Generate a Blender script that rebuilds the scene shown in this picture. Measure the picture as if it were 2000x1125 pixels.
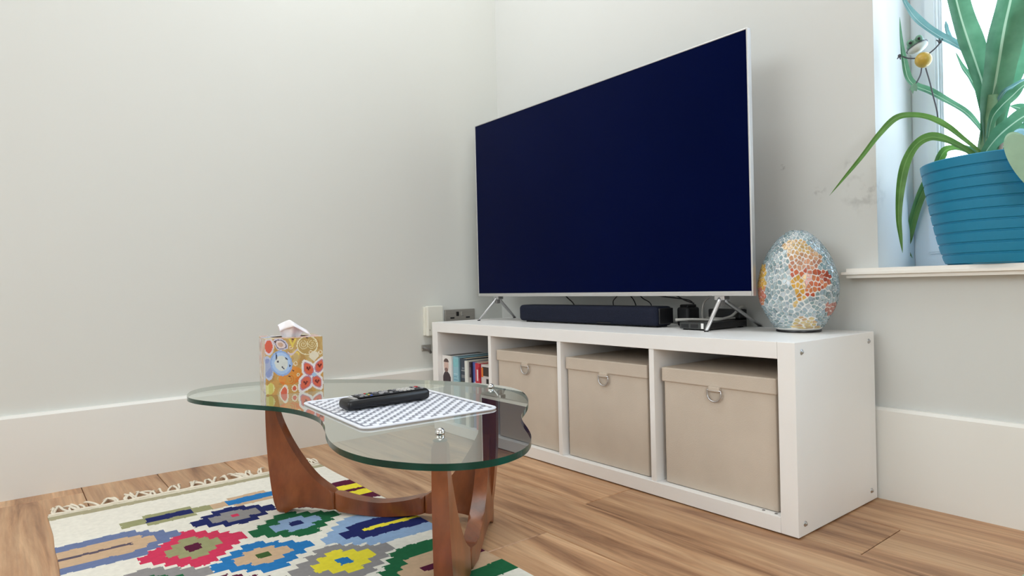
import bpy, bmesh, math, random
from mathutils import Vector, Matrix, noise

# ------------------------------------------------------------------ camera
S = bpy.context.scene
for o in list(bpy.data.objects):
    bpy.data.objects.remove(o)
COL = S.collection
cam_d = bpy.data.cameras.new('camera')
cam = bpy.data.objects.new('camera', cam_d)
COL.objects.link(cam)
cam_d.sensor_width = 36.0
cam_d.lens = 22.5663
cam_d.clip_start = 0.02
cam.matrix_world = Matrix([[0.621948, 0.011726, 0.78297, 2.25858], [0.782703, 0.020786, -0.622048, -1.734651], [-0.023569, 0.999715, 0.00375, 0.555958], [0.0, 0.0, 0.0, 1.0]])
S.camera = cam

# ------------------------------------------------------------------ colour management
S.view_settings.view_transform = 'Standard'
S.view_settings.look = 'None'
S.view_settings.gamma = 1.0
S.view_settings.use_curve_mapping = False
S.view_settings.exposure = 0.06
S.cycles.max_bounces = 10
S.cycles.diffuse_bounces = 5
S.cycles.transparent_max_bounces = 16
S.cycles.caustics_reflective = False
S.cycles.caustics_refractive = False
S.cycles.use_denoising = True

# ------------------------------------------------------------------ sky: an even bright overcast
W = bpy.data.worlds.new('overcast_sky')
S.world = W
W.use_nodes = True
bg = W.node_tree.nodes['Background']
bg.inputs['Color'].default_value = (0.72, 0.86, 1.0, 1)
bg.inputs['Strength'].default_value = 5.6

def area(name, loc, target, sx, sy, power, col):
    d = bpy.data.lights.new(name, 'AREA')
    d.shape = 'RECTANGLE'; d.size = sx; d.size_y = sy
    d.energy = power; d.color = col
    o = bpy.data.objects.new(name, d); COL.objects.link(o)
    o.location = loc
    o.rotation_euler = (Vector(target) - Vector(loc)).to_track_quat('-Z', 'Y').to_euler()
    return o
area('ceiling_panel_lamp', (0.75, -0.85, 2.57), (0.75, -0.85, 0.0), 1.2, 1.2, 18.0, (0.94, 0.98, 1.0))
area('rear_fill_light', (1.3, -4.9, 1.75), (1.2, 0.0, 0.6), 2.4, 1.5, 54, (0.885, 0.96, 1.0))  # added frontal fill from behind the camera; the rear wall has no window
area('side_fill_light', (4.55, -2.2, 1.4), (0.0, -1.0, 0.6), 2.0, 1.6, 55, (0.885, 0.96, 1.0))  # added low fill for faces turned right; wall_right is solid, without a window

# ------------------------------------------------------------------ helpers
rnd = random.Random(7)
PI = math.pi
def lin(c):
    c = c / 255.0
    return c / 12.92 if c <= 0.04045 else ((c + 0.055) / 1.055) ** 2.4
def rgb(r, g, b):
    return (lin(r), lin(g), lin(b), 1.0)

class NT:
    def __init__(s, m):
        s.t = m.node_tree
    def n(s, typ, **kw):
        x = s.t.nodes.new(typ)
        for k, v in kw.items():
            setattr(x, k, v)
        return x
    def l(s, a, b):
        s.t.links.new(a, b)
def new_mat(name):
    m = bpy.data.materials.new(name)
    m.use_nodes = True
    return m, NT(m), m.node_tree.nodes['Principled BSDF']

def pm(name, col, rough=0.5, metal=0.0, spec=0.5, var=0.06, scale=8.0, bump=0.0, bscale=60.0, coat=0.0, stretch=None, sheen=0.0):
    """procedural material: base colour varied by noise, with optional fine bump"""
    m, t, p = new_mat(name)
    tc = t.n('ShaderNodeTexCoord')
    vec = tc.outputs['Object']
    if stretch:
        mp = t.n('ShaderNodeMapping'); mp.inputs['Scale'].default_value = stretch
        t.l(vec, mp.inputs['Vector']); vec = mp.outputs['Vector']
    nz = t.n('ShaderNodeTexNoise'); nz.inputs['Scale'].default_value = scale; nz.inputs['Detail'].default_value = 4
    t.l(vec, nz.inputs['Vector'])
    r = t.n('ShaderNodeValToRGB')
    r.color_ramp.elements[0].position = 0.3; r.color_ramp.elements[1].position = 0.7
    r.color_ramp.elements[0].color = tuple(c * (1 - var) for c in col[:3]) + (1,)
    r.color_ramp.elements[1].color = tuple(min(1, c * (1 + var)) for c in col[:3]) + (1,)
    t.l(nz.outputs['Fac'], r.inputs['Fac']); t.l(r.outputs['Color'], p.inputs['Base Color'])
    p.inputs['Roughness'].default_value = rough
    p.inputs['Metallic'].default_value = metal
    p.inputs['Specular IOR Level'].default_value = spec
    p.inputs['Coat Weight'].default_value = coat
    if sheen: p.inputs['Sheen Weight'].default_value = sheen
    if bump:
        n2 = t.n('ShaderNodeTexNoise'); n2.inputs['Scale'].default_value = bscale; n2.inputs['Detail'].default_value = 3
        t.l(vec, n2.inputs['Vector'])
        b = t.n('ShaderNodeBump'); b.inputs['Strength'].default_value = bump; b.inputs['Distance'].default_value = 0.002
        t.l(n2.outputs['Fac'], b.inputs['Height']); t.l(b.outputs['Normal'], p.inputs['Normal'])
    return m

def paint_mat(name, rough=0.5, bump=0.0, weave=None, coat=0.0):
    """colours come from the 'paint' attribute (dyed wool, printed card)"""
    m, t, p = new_mat(name)
    a = t.n('ShaderNodeAttribute'); a.attribute_name = 'paint'
    tc = t.n('ShaderNodeTexCoord')
    nz = t.n('ShaderNodeTexNoise'); nz.inputs['Scale'].default_value = 90; nz.inputs['Detail'].default_value = 3
    t.l(tc.outputs['Object'], nz.inputs['Vector'])
    mr = t.n('ShaderNodeMapRange'); mr.inputs['To Min'].default_value = 0.86; mr.inputs['To Max'].default_value = 1.12
    t.l(nz.outputs['Fac'], mr.inputs['Value'])
    mx = t.n('ShaderNodeMixRGB', blend_type='MULTIPLY'); mx.inputs['Fac'].default_value = 1.0
    t.l(a.outputs['Color'], mx.inputs['Color1']); t.l(mr.outputs['Result'], mx.inputs['Color2'])
    t.l(mx.outputs['Color'], p.inputs['Base Color'])
    p.inputs['Roughness'].default_value = rough
    p.inputs['Coat Weight'].default_value = coat
    if bump:
        wv = t.n('ShaderNodeTexWave'); wv.bands_direction = 'X'
        wv.inputs['Scale'].default_value = weave; wv.inputs['Distortion'].default_value = 1.5
        t.l(tc.outputs['Object'], wv.inputs['Vector'])
        b = t.n('ShaderNodeBump'); b.inputs['Strength'].default_value = bump; b.inputs['Distance'].default_value = 0.0015
        t.l(wv.outputs['Fac'], b.inputs['Height']); t.l(b.outputs['Normal'], p.inputs['Normal'])
        p.inputs['Specular IOR Level'].default_value = 0.15
    return m

def glass_mat(name, tint, rough=0.0, r0=0.04):
    """clear sheet glass: transparent, reflecting by Schlick's law on either side"""
    m = bpy.data.materials.new(name); m.use_nodes = True
    t = NT(m); t.t.nodes.clear()
    out = t.n('ShaderNodeOutputMaterial')
    tr = t.n('ShaderNodeBsdfTransparent'); tr.inputs['Color'].default_value = tint
    gl = t.n('ShaderNodeBsdfGlossy'); gl.inputs['Roughness'].default_value = rough
    gl.inputs['Color'].default_value = (0.95, 1.0, 0.97, 1)
    lw = t.n('ShaderNodeLayerWeight'); lw.inputs['Blend'].default_value = 0.5
    pw = t.n('ShaderNodeMath', operation='POWER'); pw.inputs[1].default_value = 1.9 if r0 > .05 else 5.0
    ma = t.n('ShaderNodeMath', operation='MULTIPLY_ADD'); ma.inputs[1].default_value = 1 - r0; ma.inputs[2].default_value = r0
    mx = t.n('ShaderNodeMixShader')
    t.l(lw.outputs['Facing'], pw.inputs[0]); t.l(pw.outputs[0], ma.inputs[0]); t.l(ma.outputs[0], mx.inputs['Fac'])
    t.l(tr.outputs[0], mx.inputs[1]); t.l(gl.outputs[0], mx.inputs[2]); t.l(mx.outputs[0], out.inputs['Surface'])
    return m

def link(name, me, mat, parent=None, smooth=False, kind=None, mats=None):
    o = bpy.data.objects.new(name, me)
    COL.objects.link(o)
    if mat is not None and len(me.materials) == 0: me.materials.append(mat)
    for x in mats or []: me.materials.append(x)
    if parent is not None: o.parent = parent
    if kind: o['kind'] = kind
    return o
def mk(name, bm, mat, parent=None, smooth=False, kind=None, mats=None, autosmooth=None):
    bmesh.ops.recalc_face_normals(bm, faces=bm.faces[:])
    me = bpy.data.meshes.new(name)
    if smooth:
        for f in bm.faces: f.smooth = True
    if autosmooth:
        for e in bm.edges:
            if len(e.link_faces) == 2 and e.calc_face_angle(0) > autosmooth: e.smooth = False
    bm.to_mesh(me); bm.free()
    return link(name, me, mat, parent, smooth, kind, mats)
def thing(name, label, cat, loc=(0, 0, 0), rotz=0.0, group=None):
    o = bpy.data.objects.new(name, None)
    o.empty_display_size = 0.05
    COL.objects.link(o)
    o.location = loc; o.rotation_euler = (0, 0, rotz)
    o['label'] = label; o['category'] = cat
    if group: o['group'] = group
    return o
def tag(o, label, cat, group=None):
    o['label'] = label; o['category'] = cat
    if group: o['group'] = group
    return o
def struct(o):
    o['kind'] = 'structure'
    return o

def box(bm, x0, x1, y0, y1, z0, z1, bev=0.0, seg=2):
    r = bmesh.ops.create_cube(bm, size=1.0)
    vs = r['verts']
    for v in vs:
        v.co = Vector((x0 + (v.co.x + .5) * (x1 - x0), y0 + (v.co.y + .5) * (y1 - y0), z0 + (v.co.z + .5) * (z1 - z0)))
    if bev:
        es = list({e for v in vs for e in v.link_edges})
        bmesh.ops.bevel(bm, geom=es, offset=bev, segments=seg, affect='EDGES', profile=0.5)
def bx(*a, **k):
    bm = bmesh.new(); box(bm, *a, **k); return bm
def prism(bm, pts, frame, th, bev=0.0, seg=3):
    """polygon pts (s,z) in a vertical plane, thickened by th. frame(s,t,z)->Vector"""
    n = len(pts)
    A = [bm.verts.new(frame(s, -th / 2, z)) for s, z in pts]
    B = [bm.verts.new(frame(s, th / 2, z)) for s, z in pts]
    fa = bm.faces.new(A); fb = bm.faces.new(list(reversed(B)))
    for i in range(n):
        j = (i + 1) % n
        bm.faces.new((A[j], A[i], B[i], B[j]))
    if bev:
        es = list(fa.edges) + list(fb.edges)
        bmesh.ops.bevel(bm, geom=es, offset=bev, segments=seg, affect='EDGES', profile=0.5, clamp_overlap=True)
def catmull(P, k, closed=False):
    P = [Vector(p) for p in P]; n = len(P); out = []
    rng = range(n) if closed else range(n - 1)
    for i in rng:
        if closed:
            a, b, c, d = P[(i - 1) % n], P[i], P[(i + 1) % n], P[(i + 2) % n]
        else:
            a, b, c, d = P[max(i - 1, 0)], P[i], P[i + 1], P[min(i + 2, n - 1)]
        for j in range(k):
            u = j / k
            out.append(0.5 * ((2 * b) + (c - a) * u + (2 * a - 5 * b + 4 * c - d) * u * u + (3 * b - a - 3 * c + d) * u ** 3))
    if not closed: out.append(P[-1])
    return out
def tube(bm, P, r, seg=8, cap=True, flat=1.0):
    """P: points; r: radius or list"""
    P = [Vector(p) for p in P]; n = len(P)
    rs = r if isinstance(r, (list, tuple)) else [r] * n
    rings = []
    up = Vector((0, 0, 1))
    prev = None
    for i in range(n):
        d = (P[min(i + 1, n - 1)] - P[max(i - 1, 0)]).normalized()
        if prev is None:
            a = up if abs(d.dot(up)) < 0.9 else Vector((1, 0, 0))
            u = d.cross(a).normalized()
        else:
            u = (prev - d * prev.dot(d)).normalized()
        prev = u
        w = d.cross(u)
        rings.append([bm.verts.new(P[i] + rs[i] * (math.cos(2 * PI * k / seg) * u + flat * math.sin(2 * PI * k / seg) * w)) for k in range(seg)])
    for i in range(n - 1):
        for k in range(seg):
            bm.faces.new((rings[i][k], rings[i][(k + 1) % seg], rings[i + 1][(k + 1) % seg], rings[i + 1][k]))
    if cap:
        bm.faces.new(list(reversed(rings[0]))); bm.faces.new(rings[-1])
def lathe(bm, prof, seg=48, c=(0, 0, 0)):
    """prof: (r,z) list; r=0 ends close"""
    rings = []
    for r, z in prof:
        if r < 1e-6: rings.append([bm.verts.new((c[0], c[1], c[2] + z))])
        else: rings.append([bm.verts.new((c[0] + r * math.cos(2 * PI * k / seg), c[1] + r * math.sin(2 * PI * k / seg), c[2] + z)) for k in range(seg)])
    for a, b in zip(rings, rings[1:]):
        for k in range(seg):
            k2 = (k + 1) % seg
            if len(a) == 1 and len(b) == 1: continue
            if len(a) == 1: bm.faces.new((a[0], b[k], b[k2]))
            elif len(b) == 1: bm.faces.new((a[k], b[0], a[k2]))
            else: bm.faces.new((a[k], b[k], b[k2], a[k2]))
def ball(bm, c, r, u=16, v=10, sc=(1, 1, 1), rot=None):
    M = Matrix.Translation(c) @ (rot.to_4x4() if rot else Matrix()) @ Matrix.Diagonal((r * sc[0], r * sc[1], r * sc[2], 1))
    bmesh.ops.create_uvsphere(bm, u_segments=u, v_segments=v, radius=1.0, matrix=M)
def set_paint(me, fn):
    """per-face colour from fn(face centre)"""
    at = me.color_attributes.new('paint', 'FLOAT_COLOR', 'CORNER')
    buf = [0.0] * (4 * len(me.loops))
    for p in me.polygons:
        c = fn(p.center, p)
        for li in p.loop_indices:
            buf[4 * li:4 * li + 4] = c
    at.data.foreach_set('color', buf)

# ------------------------------------------------------------------ materials
def wall_mat(name, col, stains):
    m, t, p = new_mat(name)
    tc = t.n('ShaderNodeTexCoord')
    nz = t.n('ShaderNodeTexNoise'); nz.inputs['Scale'].default_value = 1.3; nz.inputs['Detail'].default_value = 3
    t.l(tc.outputs['Object'], nz.inputs['Vector'])
    r = t.n('ShaderNodeValToRGB')
    r.color_ramp.elements[0].position = 0.3; r.color_ramp.elements[1].position = 0.7
    r.color_ramp.elements[0].color = tuple(c * 0.975 for c in col[:3]) + (1,)
    r.color_ramp.elements[1].color = col
    t.l(nz.outputs['Fac'], r.inputs['Fac'])
    last = r.outputs['Color']
    for (x, y, z), rad, dark, sc in stains:      # scuffs and damp marks on the paint
        vm = t.n('ShaderNodeVectorMath', operation='DISTANCE'); vm.inputs[1].default_value = (x, y, z)
        t.l(tc.outputs['Object'], vm.inputs[0])
        f = t.n('ShaderNodeMapRange'); f.inputs['From Min'].default_value = rad; f.inputs['From Max'].default_value = rad * 0.3
        t.l(vm.outputs['Value'], f.inputs['Value'])
        n2 = t.n('ShaderNodeTexNoise'); n2.inputs['Scale'].default_value = sc; n2.inputs['Detail'].default_value = 5
        t.l(tc.outputs['Object'], n2.inputs['Vector'])
        g = t.n('ShaderNodeMapRange'); g.inputs['From Min'].default_value = 0.5; g.inputs['From Max'].default_value = 0.68
        t.l(n2.outputs['Fac'], g.inputs['Value'])
        mu = t.n('ShaderNodeMath', operation='MULTIPLY'); t.l(f.outputs['Result'], mu.inputs[0]); t.l(g.outputs['Result'], mu.inputs[1])
        mu2 = t.n('ShaderNodeMath', operation='MULTIPLY'); t.l(mu.outputs[0], mu2.inputs[0]); mu2.inputs[1].default_value = dark
        mx = t.n('ShaderNodeMixRGB'); t.l(mu2.outputs[0], mx.inputs['Fac']); t.l(last, mx.inputs['Color1'])
        mx.inputs['Color2'].default_value = rgb(110, 108, 108)
        last = mx.outputs['Color']
    t.l(last, p.inputs['Base Color'])
    p.inputs['Roughness'].default_value = 0.75
    p.inputs['Specular IOR Level'].default_value = 0.25
    n3 = t.n('ShaderNodeTexNoise'); n3.inputs['Scale'].default_value = 220; n3.inputs['Detail'].default_value = 2
    t.l(tc.outputs['Object'], n3.inputs['Vector'])
    b = t.n('ShaderNodeBump'); b.inputs['Strength'].default_value = 0.05; b.inputs['Distance'].default_value = 0.001
    t.l(n3.outputs['Fac'], b.inputs['Height']); t.l(b.outputs['Normal'], p.inputs['Normal'])
    return m

WALL = rgb(221, 222, 217)
m_wall_left = wall_mat('wall_paint_left', WALL, [])
m_wall_back = wall_mat('wall_paint_back', rgb(212, 213, 210), [((1.535, 0, .775), .07, .38, 34), ((1.42, 0, .79), .022, .4, 60), ((1.50, 0, .85), .02, .25, 60), ((1.318, 0, .872), .011, .6, 80), ((1.30, 0, .35), .02, .4, 60)])
m_ceil = pm('ceiling_paint', rgb(238, 236, 232), 0.9, var=0.02, scale=2)
m_skirt = pm('skirting_gloss_paint', rgb(234, 233, 228), 0.4, var=0.015, scale=3)
m_white = pm('white_foil_panel', rgb(245, 244, 243), 0.35, var=0.012, scale=5)
m_upvc = pm('white_upvc', rgb(226, 234, 240), 0.3, var=0.01)
m_sill = pm('sill_gloss_paint', rgb(238, 234, 227), 0.3, var=0.02, scale=6)
m_dark = pm('subfloor_dark', rgb(40, 26, 18), 0.9)
m_black = pm('black_plastic', rgb(14, 14, 18), 0.35, var=0.1)
m_blackm = pm('matt_black_plastic', rgb(20, 20, 23), 0.6, var=0.1, bump=0.1, bscale=300)
m_silver = pm('brushed_silver', rgb(200, 200, 202), 0.3, metal=1.0, var=0.04, stretch=(2, 60, 60))
m_bezel = pm('satin_silver_bezel', rgb(205, 204, 203), 0.38, metal=0.75, var=0.02)
m_chrome = pm('chrome', rgb(225, 225, 225), 0.08, metal=1.0, var=0.01)
m_steel = pm('brushed_steel_plate', rgb(178, 173, 166), 0.38, metal=.65, var=0.06, stretch=(60, 3, 60))
m_boxfab = pm('beige_board_fabric', rgb(206, 194, 180), 0.8, var=0.03, scale=14, bump=0.25, bscale=420, spec=0.2)
m_grille = pm('navy_speaker_cloth', rgb(26, 30, 46), 0.85, var=0.25, scale=350, bump=0.4, bscale=500, spec=0.2)
m_glass = glass_mat('table_glass', (0.94, 0.975, 0.96, 1), r0=0.10)
m_under = bpy.data.materials.new('clear_glass_underside'); m_under.use_nodes = True
t_ = NT(m_under); t_.t.nodes.clear()
t_.l(t_.n('ShaderNodeBsdfTransparent').outputs[0], t_.n('ShaderNodeOutputMaterial').inputs['Surface'])
t_.t.nodes['Transparent BSDF'].inputs['Color'].default_value = (0.98, 0.99, 0.985, 1)
m_pane = glass_mat('window_glass', (0.98, 0.99, 1.0, 1))
m_edge = pm('green_glass_edge', rgb(3, 60, 50), 0.10, var=0.4, scale=10, spec=0.35)
m_pot = pm('teal_plastic_pot', rgb(22, 128, 166), 0.45, var=0.03, scale=6)
m_soil = pm('potting_soil', rgb(60, 45, 35), 0.95, var=0.4, scale=60, bump=0.8, bscale=80)
m_fringe = pm('cream_cotton', rgb(232, 222, 204), 0.9, var=0.08, scale=80, bump=0.3, bscale=300, spec=0.1)
m_tissue = pm('white_tissue_paper', rgb(246, 245, 250), 0.9, var=0.01, bump=0.1, bscale=120)
m_mat = pm('white_woven_plastic', rgb(232, 234, 242), 0.35, var=0.03, scale=40)
m_matgrey = pm('grey_woven_plastic', rgb(142, 145, 158), 0.45, var=0.08, scale=40)
m_grey = pm('grey_plastic', rgb(120, 118, 116), 0.4, var=0.05)
m_dgrey = pm('dark_grey_plastic', rgb(58, 60, 60), 0.45, var=0.08)
m_cablegrey = pm('grey_cable_sheath', rgb(165, 163, 158), 0.5, var=0.05)
m_cream = pm('ivory_plastic', rgb(232, 231, 220), 0.4, var=0.015)

def wood_mat(name, dark, mid, light, vec_scale, rough, random_shift=False, coat=0.0):
    m, t, p = new_mat(name)
    tc = t.n('ShaderNodeTexCoord')
    vec = tc.outputs['Object']
    oi = t.n('ShaderNodeObjectInfo')
    if random_shift:
        cm = t.n('ShaderNodeCombineXYZ')
        for i, k in enumerate((37.0, 91.0, 13.0)):
            mm = t.n('ShaderNodeMath', operation='MULTIPLY'); mm.inputs[1].default_value = k
            t.l(oi.outputs['Random'], mm.inputs[0]); t.l(mm.outputs[0], cm.inputs[i])
        ad = t.n('ShaderNodeVectorMath', operation='ADD'); t.l(vec, ad.inputs[0]); t.l(cm.outputs[0], ad.inputs[1])
        vec = ad.outputs[0]
    mp = t.n('ShaderNodeMapping'); mp.inputs['Scale'].default_value = vec_scale
    t.l(vec, mp.inputs['Vector'])
    n1 = t.n('ShaderNodeTexNoise'); n1.inputs['Scale'].default_value = 1.0; n1.inputs['Detail'].default_value = 7; n1.inputs['Roughness'].default_value = 0.62; n1.inputs['Distortion'].default_value = 0.7
    t.l(mp.outputs['Vector'], n1.inputs['Vector'])
    r = t.n('ShaderNodeValToRGB')
    e = r.color_ramp.elements
    e[0].position = 0.29; e[0].color = dark
    e[1].position = 0.67; e[1].color = light
    x = e.new(0.46); x.color = mid
    t.l(n1.outputs['Fac'], r.inputs['Fac'])
    mp2 = t.n('ShaderNodeMapping'); mp2.inputs['Scale'].default_value = tuple(v * (1.5 if i == 0 else 7) for i, v in enumerate(vec_scale))
    t.l(vec, mp2.inputs['Vector'])
    n2 = t.n('ShaderNodeTexNoise'); n2.inputs['Scale'].default_value = 1.0; n2.inputs['Detail'].default_value = 4
    t.l(mp2.outputs['Vector'], n2.inputs['Vector'])
    mr = t.n('ShaderNodeMapRange'); mr.inputs['From Min'].default_value = 0.25; mr.inputs['From Max'].default_value = 0.75
    mr.inputs['To Min'].default_value = 0.80; mr.inputs['To Max'].default_value = 1.14
    t.l(n2.outputs['Fac'], mr.inputs['Value'])
    mx = t.n('ShaderNodeMixRGB', blend_type='MULTIPLY'); mx.inputs['Fac'].default_value = 1
    t.l(r.outputs['Color'], mx.inputs['Color1']); t.l(mr.outputs['Result'], mx.inputs['Color2'])
    last = mx.outputs['Color']
    if random_shift:
        m2 = t.n('ShaderNodeMapRange'); m2.inputs['To Min'].default_value = 0.86; m2.inputs['To Max'].default_value = 1.1
        t.l(oi.outputs['Random'], m2.inputs['Value'])
        my = t.n('ShaderNodeMixRGB', blend_type='MULTIPLY'); my.inputs['Fac'].default_value = 1
        t.l(last, my.inputs['Color1']); t.l(m2.outputs['Result'], my.inputs['Color2']); last = my.outputs['Color']
    t.l(last, p.inputs['Base Color'])
    p.inputs['Roughness'].default_value = rough
    p.inputs['Coat Weight'].default_value = coat; p.inputs['Coat Roughness'].default_value = 0.15
    b = t.n('ShaderNodeBump'); b.inputs['Strength'].default_value = 0.12; b.inputs['Distance'].default_value = 0.001
    t.l(n2.outputs['Fac'], b.inputs['Height']); t.l(b.outputs['Normal'], p.inputs['Normal'])
    return m
m_floor = wood_mat('oak_laminate', rgb(124, 82, 54), rgb(182, 138, 101), rgb(210, 170, 131), (2.0, 19.0, 19.0), 0.42, True)
m_teak = wood_mat('polished_teak', rgb(82, 38, 16), rgb(122, 62, 29), rgb(146, 82, 43), (10, 10, 3.0), 0.32, False, coat=0.25)

# ------------------------------------------------------------------ the room
XR, YR, H = 4.6, -5.0, 2.6
WX0, WX1, WZ0, WZ1, WT = 1.565, 2.85, 0.566, 2.05, 0.30
fl = struct(mk('floor', bx(-.1, XR, YR, .0, -.05, -.012), m_dark))
pl_mesh = None
PW, PL = 0.195, 1.24
j = 0
y = -0.006
while y > YR:
    x = -0.02 - ((j * 0.47 + .16) % 1.0) * PL
    while x < 3.9:
        x0, x1 = max(x, -0.02), x + PL
        L = x1 - x0
        if L > 0.05:
            if L > PL - 1e-4 and pl_mesh:
                o = bpy.data.objects.new('plank', pl_mesh); COL.objects.link(o); o.parent = fl
            else:
                o = mk('plank', bx(0.0009, L - .0009, -PW + .0009, -0.0009, -.012, 0, bev=.0014, seg=1), m_floor, fl)
                if L > PL - 1e-4: pl_mesh = o.data
            o.location = (x0, y, 0)
        x += PL
    y -= PW; j += 1

wl = bmesh.new(); box(wl, -.15, 0, YR, .30, -.05, H); struct(mk('wall_left', wl, m_wall_left))
# the wall with the window opening: one mesh, a 3 x 3 grid of cells without the middle one
bm = bmesh.new()
xs, zs = [0.0, WX0, WX1, XR], [-.05, WZ0, WZ1, H]
V = {(i, k, d): bm.verts.new((xs[i], d * WT, zs[k])) for i in range(4) for k in range(4) for d in (0, 1)}
for i in range(3):
    for k in range(3):
        if (i, k) == (1, 1): continue
        for d in (0, 1):
            bm.faces.new([V[i, k, d], V[i + 1, k, d], V[i + 1, k + 1, d], V[i, k + 1, d]])
for (a, b) in [((1, 1), (2, 1)), ((2, 1), (2, 2)), ((2, 2), (1, 2)), ((1, 2), (1, 1))]:
    bm.faces.new([V[a + (0,)], V[b + (0,)], V[b + (1,)], V[a + (1,)]])
for i in range(3):
    for k in (0, 3): bm.faces.new([V[i, k, 0], V[i + 1, k, 0], V[i + 1, k, 1], V[i, k, 1]])
    for q in (0, 3): bm.faces.new([V[q, i, 0], V[q, i + 1, 0], V[q, i + 1, 1], V[q, i, 1]])
struct(mk('wall_back', bm, m_wall_back))
struct(mk('ceiling', bx(-.15, XR + .15, YR - .15, .30, H, H + .1), m_ceil))
struct(mk('wall_right', bx(XR, XR + .15, YR, .30, -.05, H), m_wall_left))
struct(mk('wall_rear', bx(-.15, XR + .15, YR - .15, YR, -.05, H), m_wall_left))
def skirting(name, along_x, a, b):
    bm = bmesh.new()
    prof = [(0, 0), (.018, 0), (.018, .222), (.013, .2296), (0, .2296)]
    if along_x: pts = lambda d, z, s: Vector((s, -d, z))
    else: pts = lambda d, z, s: Vector((d, s, z))
    A = [bm.verts.new(pts(d, z, a)) for d, z in prof]; B = [bm.verts.new(pts(d, z, b)) for d, z in prof]
    bm.faces.new(A); bm.faces.new(list(reversed(B)))
    for i in range(5): bm.faces.new((A[i], B[i], B[(i + 1) % 5], A[(i + 1) % 5]))
    return struct(mk(name, bm, m_skirt))
skirting('baseboard_left', False, YR, -.0185)
skirting('baseboard_back', True, 0.0, XR)

# window: frame, sash, pane and handle-less white upvc
win = bpy.data.objects.new('window_1', None); COL.objects.link(win); struct(win)
def ring(x0, x1, z0, z1, w, y0, y1, bev):
    bm = bmesh.new()
    o_ = [(x0, z0), (x1, z0), (x1, z1), (x0, z1)]; i_ = [(x0 + w, z0 + w), (x1 - w, z0 + w), (x1 - w, z1 - w), (x0 + w, z1 - w)]
    P = [[bm.verts.new((x, yy, z)) for x, z in pts] for yy in (y0, y1) for pts in (o_, i_)]
    for k in range(4):
        n = (k + 1) % 4
        bm.faces.new((P[0][k], P[0][n], P[1][n], P[1][k])); bm.faces.new((P[2][k], P[2][n], P[3][n], P[3][k]))
        bm.faces.new((P[0][k], P[0][n], P[2][n], P[2][k])); bm.faces.new((P[1][k], P[1][n], P[3][n], P[3][k]))
    bmesh.ops.recalc_face_normals(bm, faces=bm.faces[:])
    if bev: bmesh.ops.bevel(bm, geom=[e for e in bm.edges if e.calc_face_angle(0) > .3], offset=bev, segments=2, affect='EDGES')
    return bm
mk('outer_frame', ring(WX0, WX1, WZ0 + .013, WZ1, .042, .235, .30, .003), m_upvc, win)
mk('sash', ring(WX0 + .036, WX1 - .036, WZ0 + .049, WZ1 - .036, .032, .222, .285, .005), m_upvc, win)
mk('glazing_bead', ring(WX0 + .064, WX1 - .064, WZ0 + .077, WZ1 - .064, .012, .236, .26, .003), m_upvc, win)
mk('glass_pane', bx(WX0 + .070, WX1 - .070, .25, .256, WZ0 + .083, WZ1 - .070), m_pane, win)
# sill board with a rounded nose and a horn past the opening
bm = bmesh.new()
SX0, SX1 = 1.495, 2.92
pl = [(SX0, -.05), (SX1, -.05), (SX1, -.0005), (WX1 - .0005, -.0005), (WX1 - .0005, .2345), (WX0 + .0005, .2345), (WX0 + .0005, -.0005), (SX0, -.0005)]
A = [bm.verts.new((x, y_, .5545)) for x, y_ in pl]; B = [bm.verts.new((x, y_, .579)) for x, y_ in pl]
fa = bm.faces.new(list(reversed(A))); fb = bm.faces.new(B); n = len(pl)
fs = [bm.faces.new((A[i], A[(i + 1) % n], B[(i + 1) % n], B[i])) for i in range(n)]
es = [e for e in bm.edges if all(v.co.y < -.04 for v in e.verts) and abs(e.verts[0].co.z - e.verts[1].co.z) < 1e-6]
es += [e for e in bm.edges if all(abs(v.co.x - SX0) < 1e-6 for v in e.verts) and abs(e.verts[0].co.z - e.verts[1].co.z) < 1e-6]
bmesh.ops.bevel(bm, geom=es, offset=.009, segments=4, affect='EDGES')
# the board is let into the wall below the opening
mk('sill_board', bm, m_sill, win, smooth=True, autosmooth=.6)

# ------------------------------------------------------------------ shelf unit
KX0, KX1, KY0, KY1, KH, KT = .0915, 1.5625, -.4182, -.0282, .42, .038
ku = thing('shelf_unit', 'long low white four-cube shelf unit along the back wall under the television', 'shelf unit', (0, 0, 0))
def part(name, parent, mat, *a, **k):
    return mk(name, bx(*a, **k), mat, parent)
part('side_panel', ku, m_white, KX0, KX0 + KT, KY0, KY1, .003, KH, bev=.0012)
part('side_panel', ku, m_white, KX1 - KT - .002, KX1, KY0, KY1, .003, KH, bev=.0012)
part('top_panel', ku, m_white, KX0 + KT + .0003, KX1 - KT - .0023, KY0, KY1, KH - KT + .001, KH, bev=.0008)
part('bottom_panel', ku, m_white, KX0 + KT + .0003, KX1 - KT - .0023, KY0, KY1, .003, KT, bev=.0008)
DV = [.457, .811, 1.166]
for d in DV: part('divider', ku, m_white, d, d + .016, KY0 + .002, KY1, KT, KH - KT + .001, bev=.0008)
for py_, pz in ((-.39, .398), (-.06, .398), (-.39, .028), (-.06, .028)):
    bm = bmesh.new()
    lathe(bm, [(.0, .0015), (.0032, .0015), (.0036, -.0015), (.0058, -.0012), (.0064, -.0028), (.0064, -.006), (0, -.006)], 16)
    bmesh.ops.rotate(bm, verts=bm.verts, matrix=Matrix.Rotation(PI / 2, 3, 'Y'))
    bmesh.ops.translate(bm, verts=bm.verts, vec=(KX1 + .0025, py_, pz))
    mk('screw', bm, m_silver, ku, smooth=True)
for px_ in (1.475, 1.505):
    bm = bmesh.new(); lathe(bm, [(0, .001), (.003, .001), (.004, 0), (0, 0)], 12, (px_, -.405, KT)); mk('hole_plug', bm, m_grey, ku)

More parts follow.
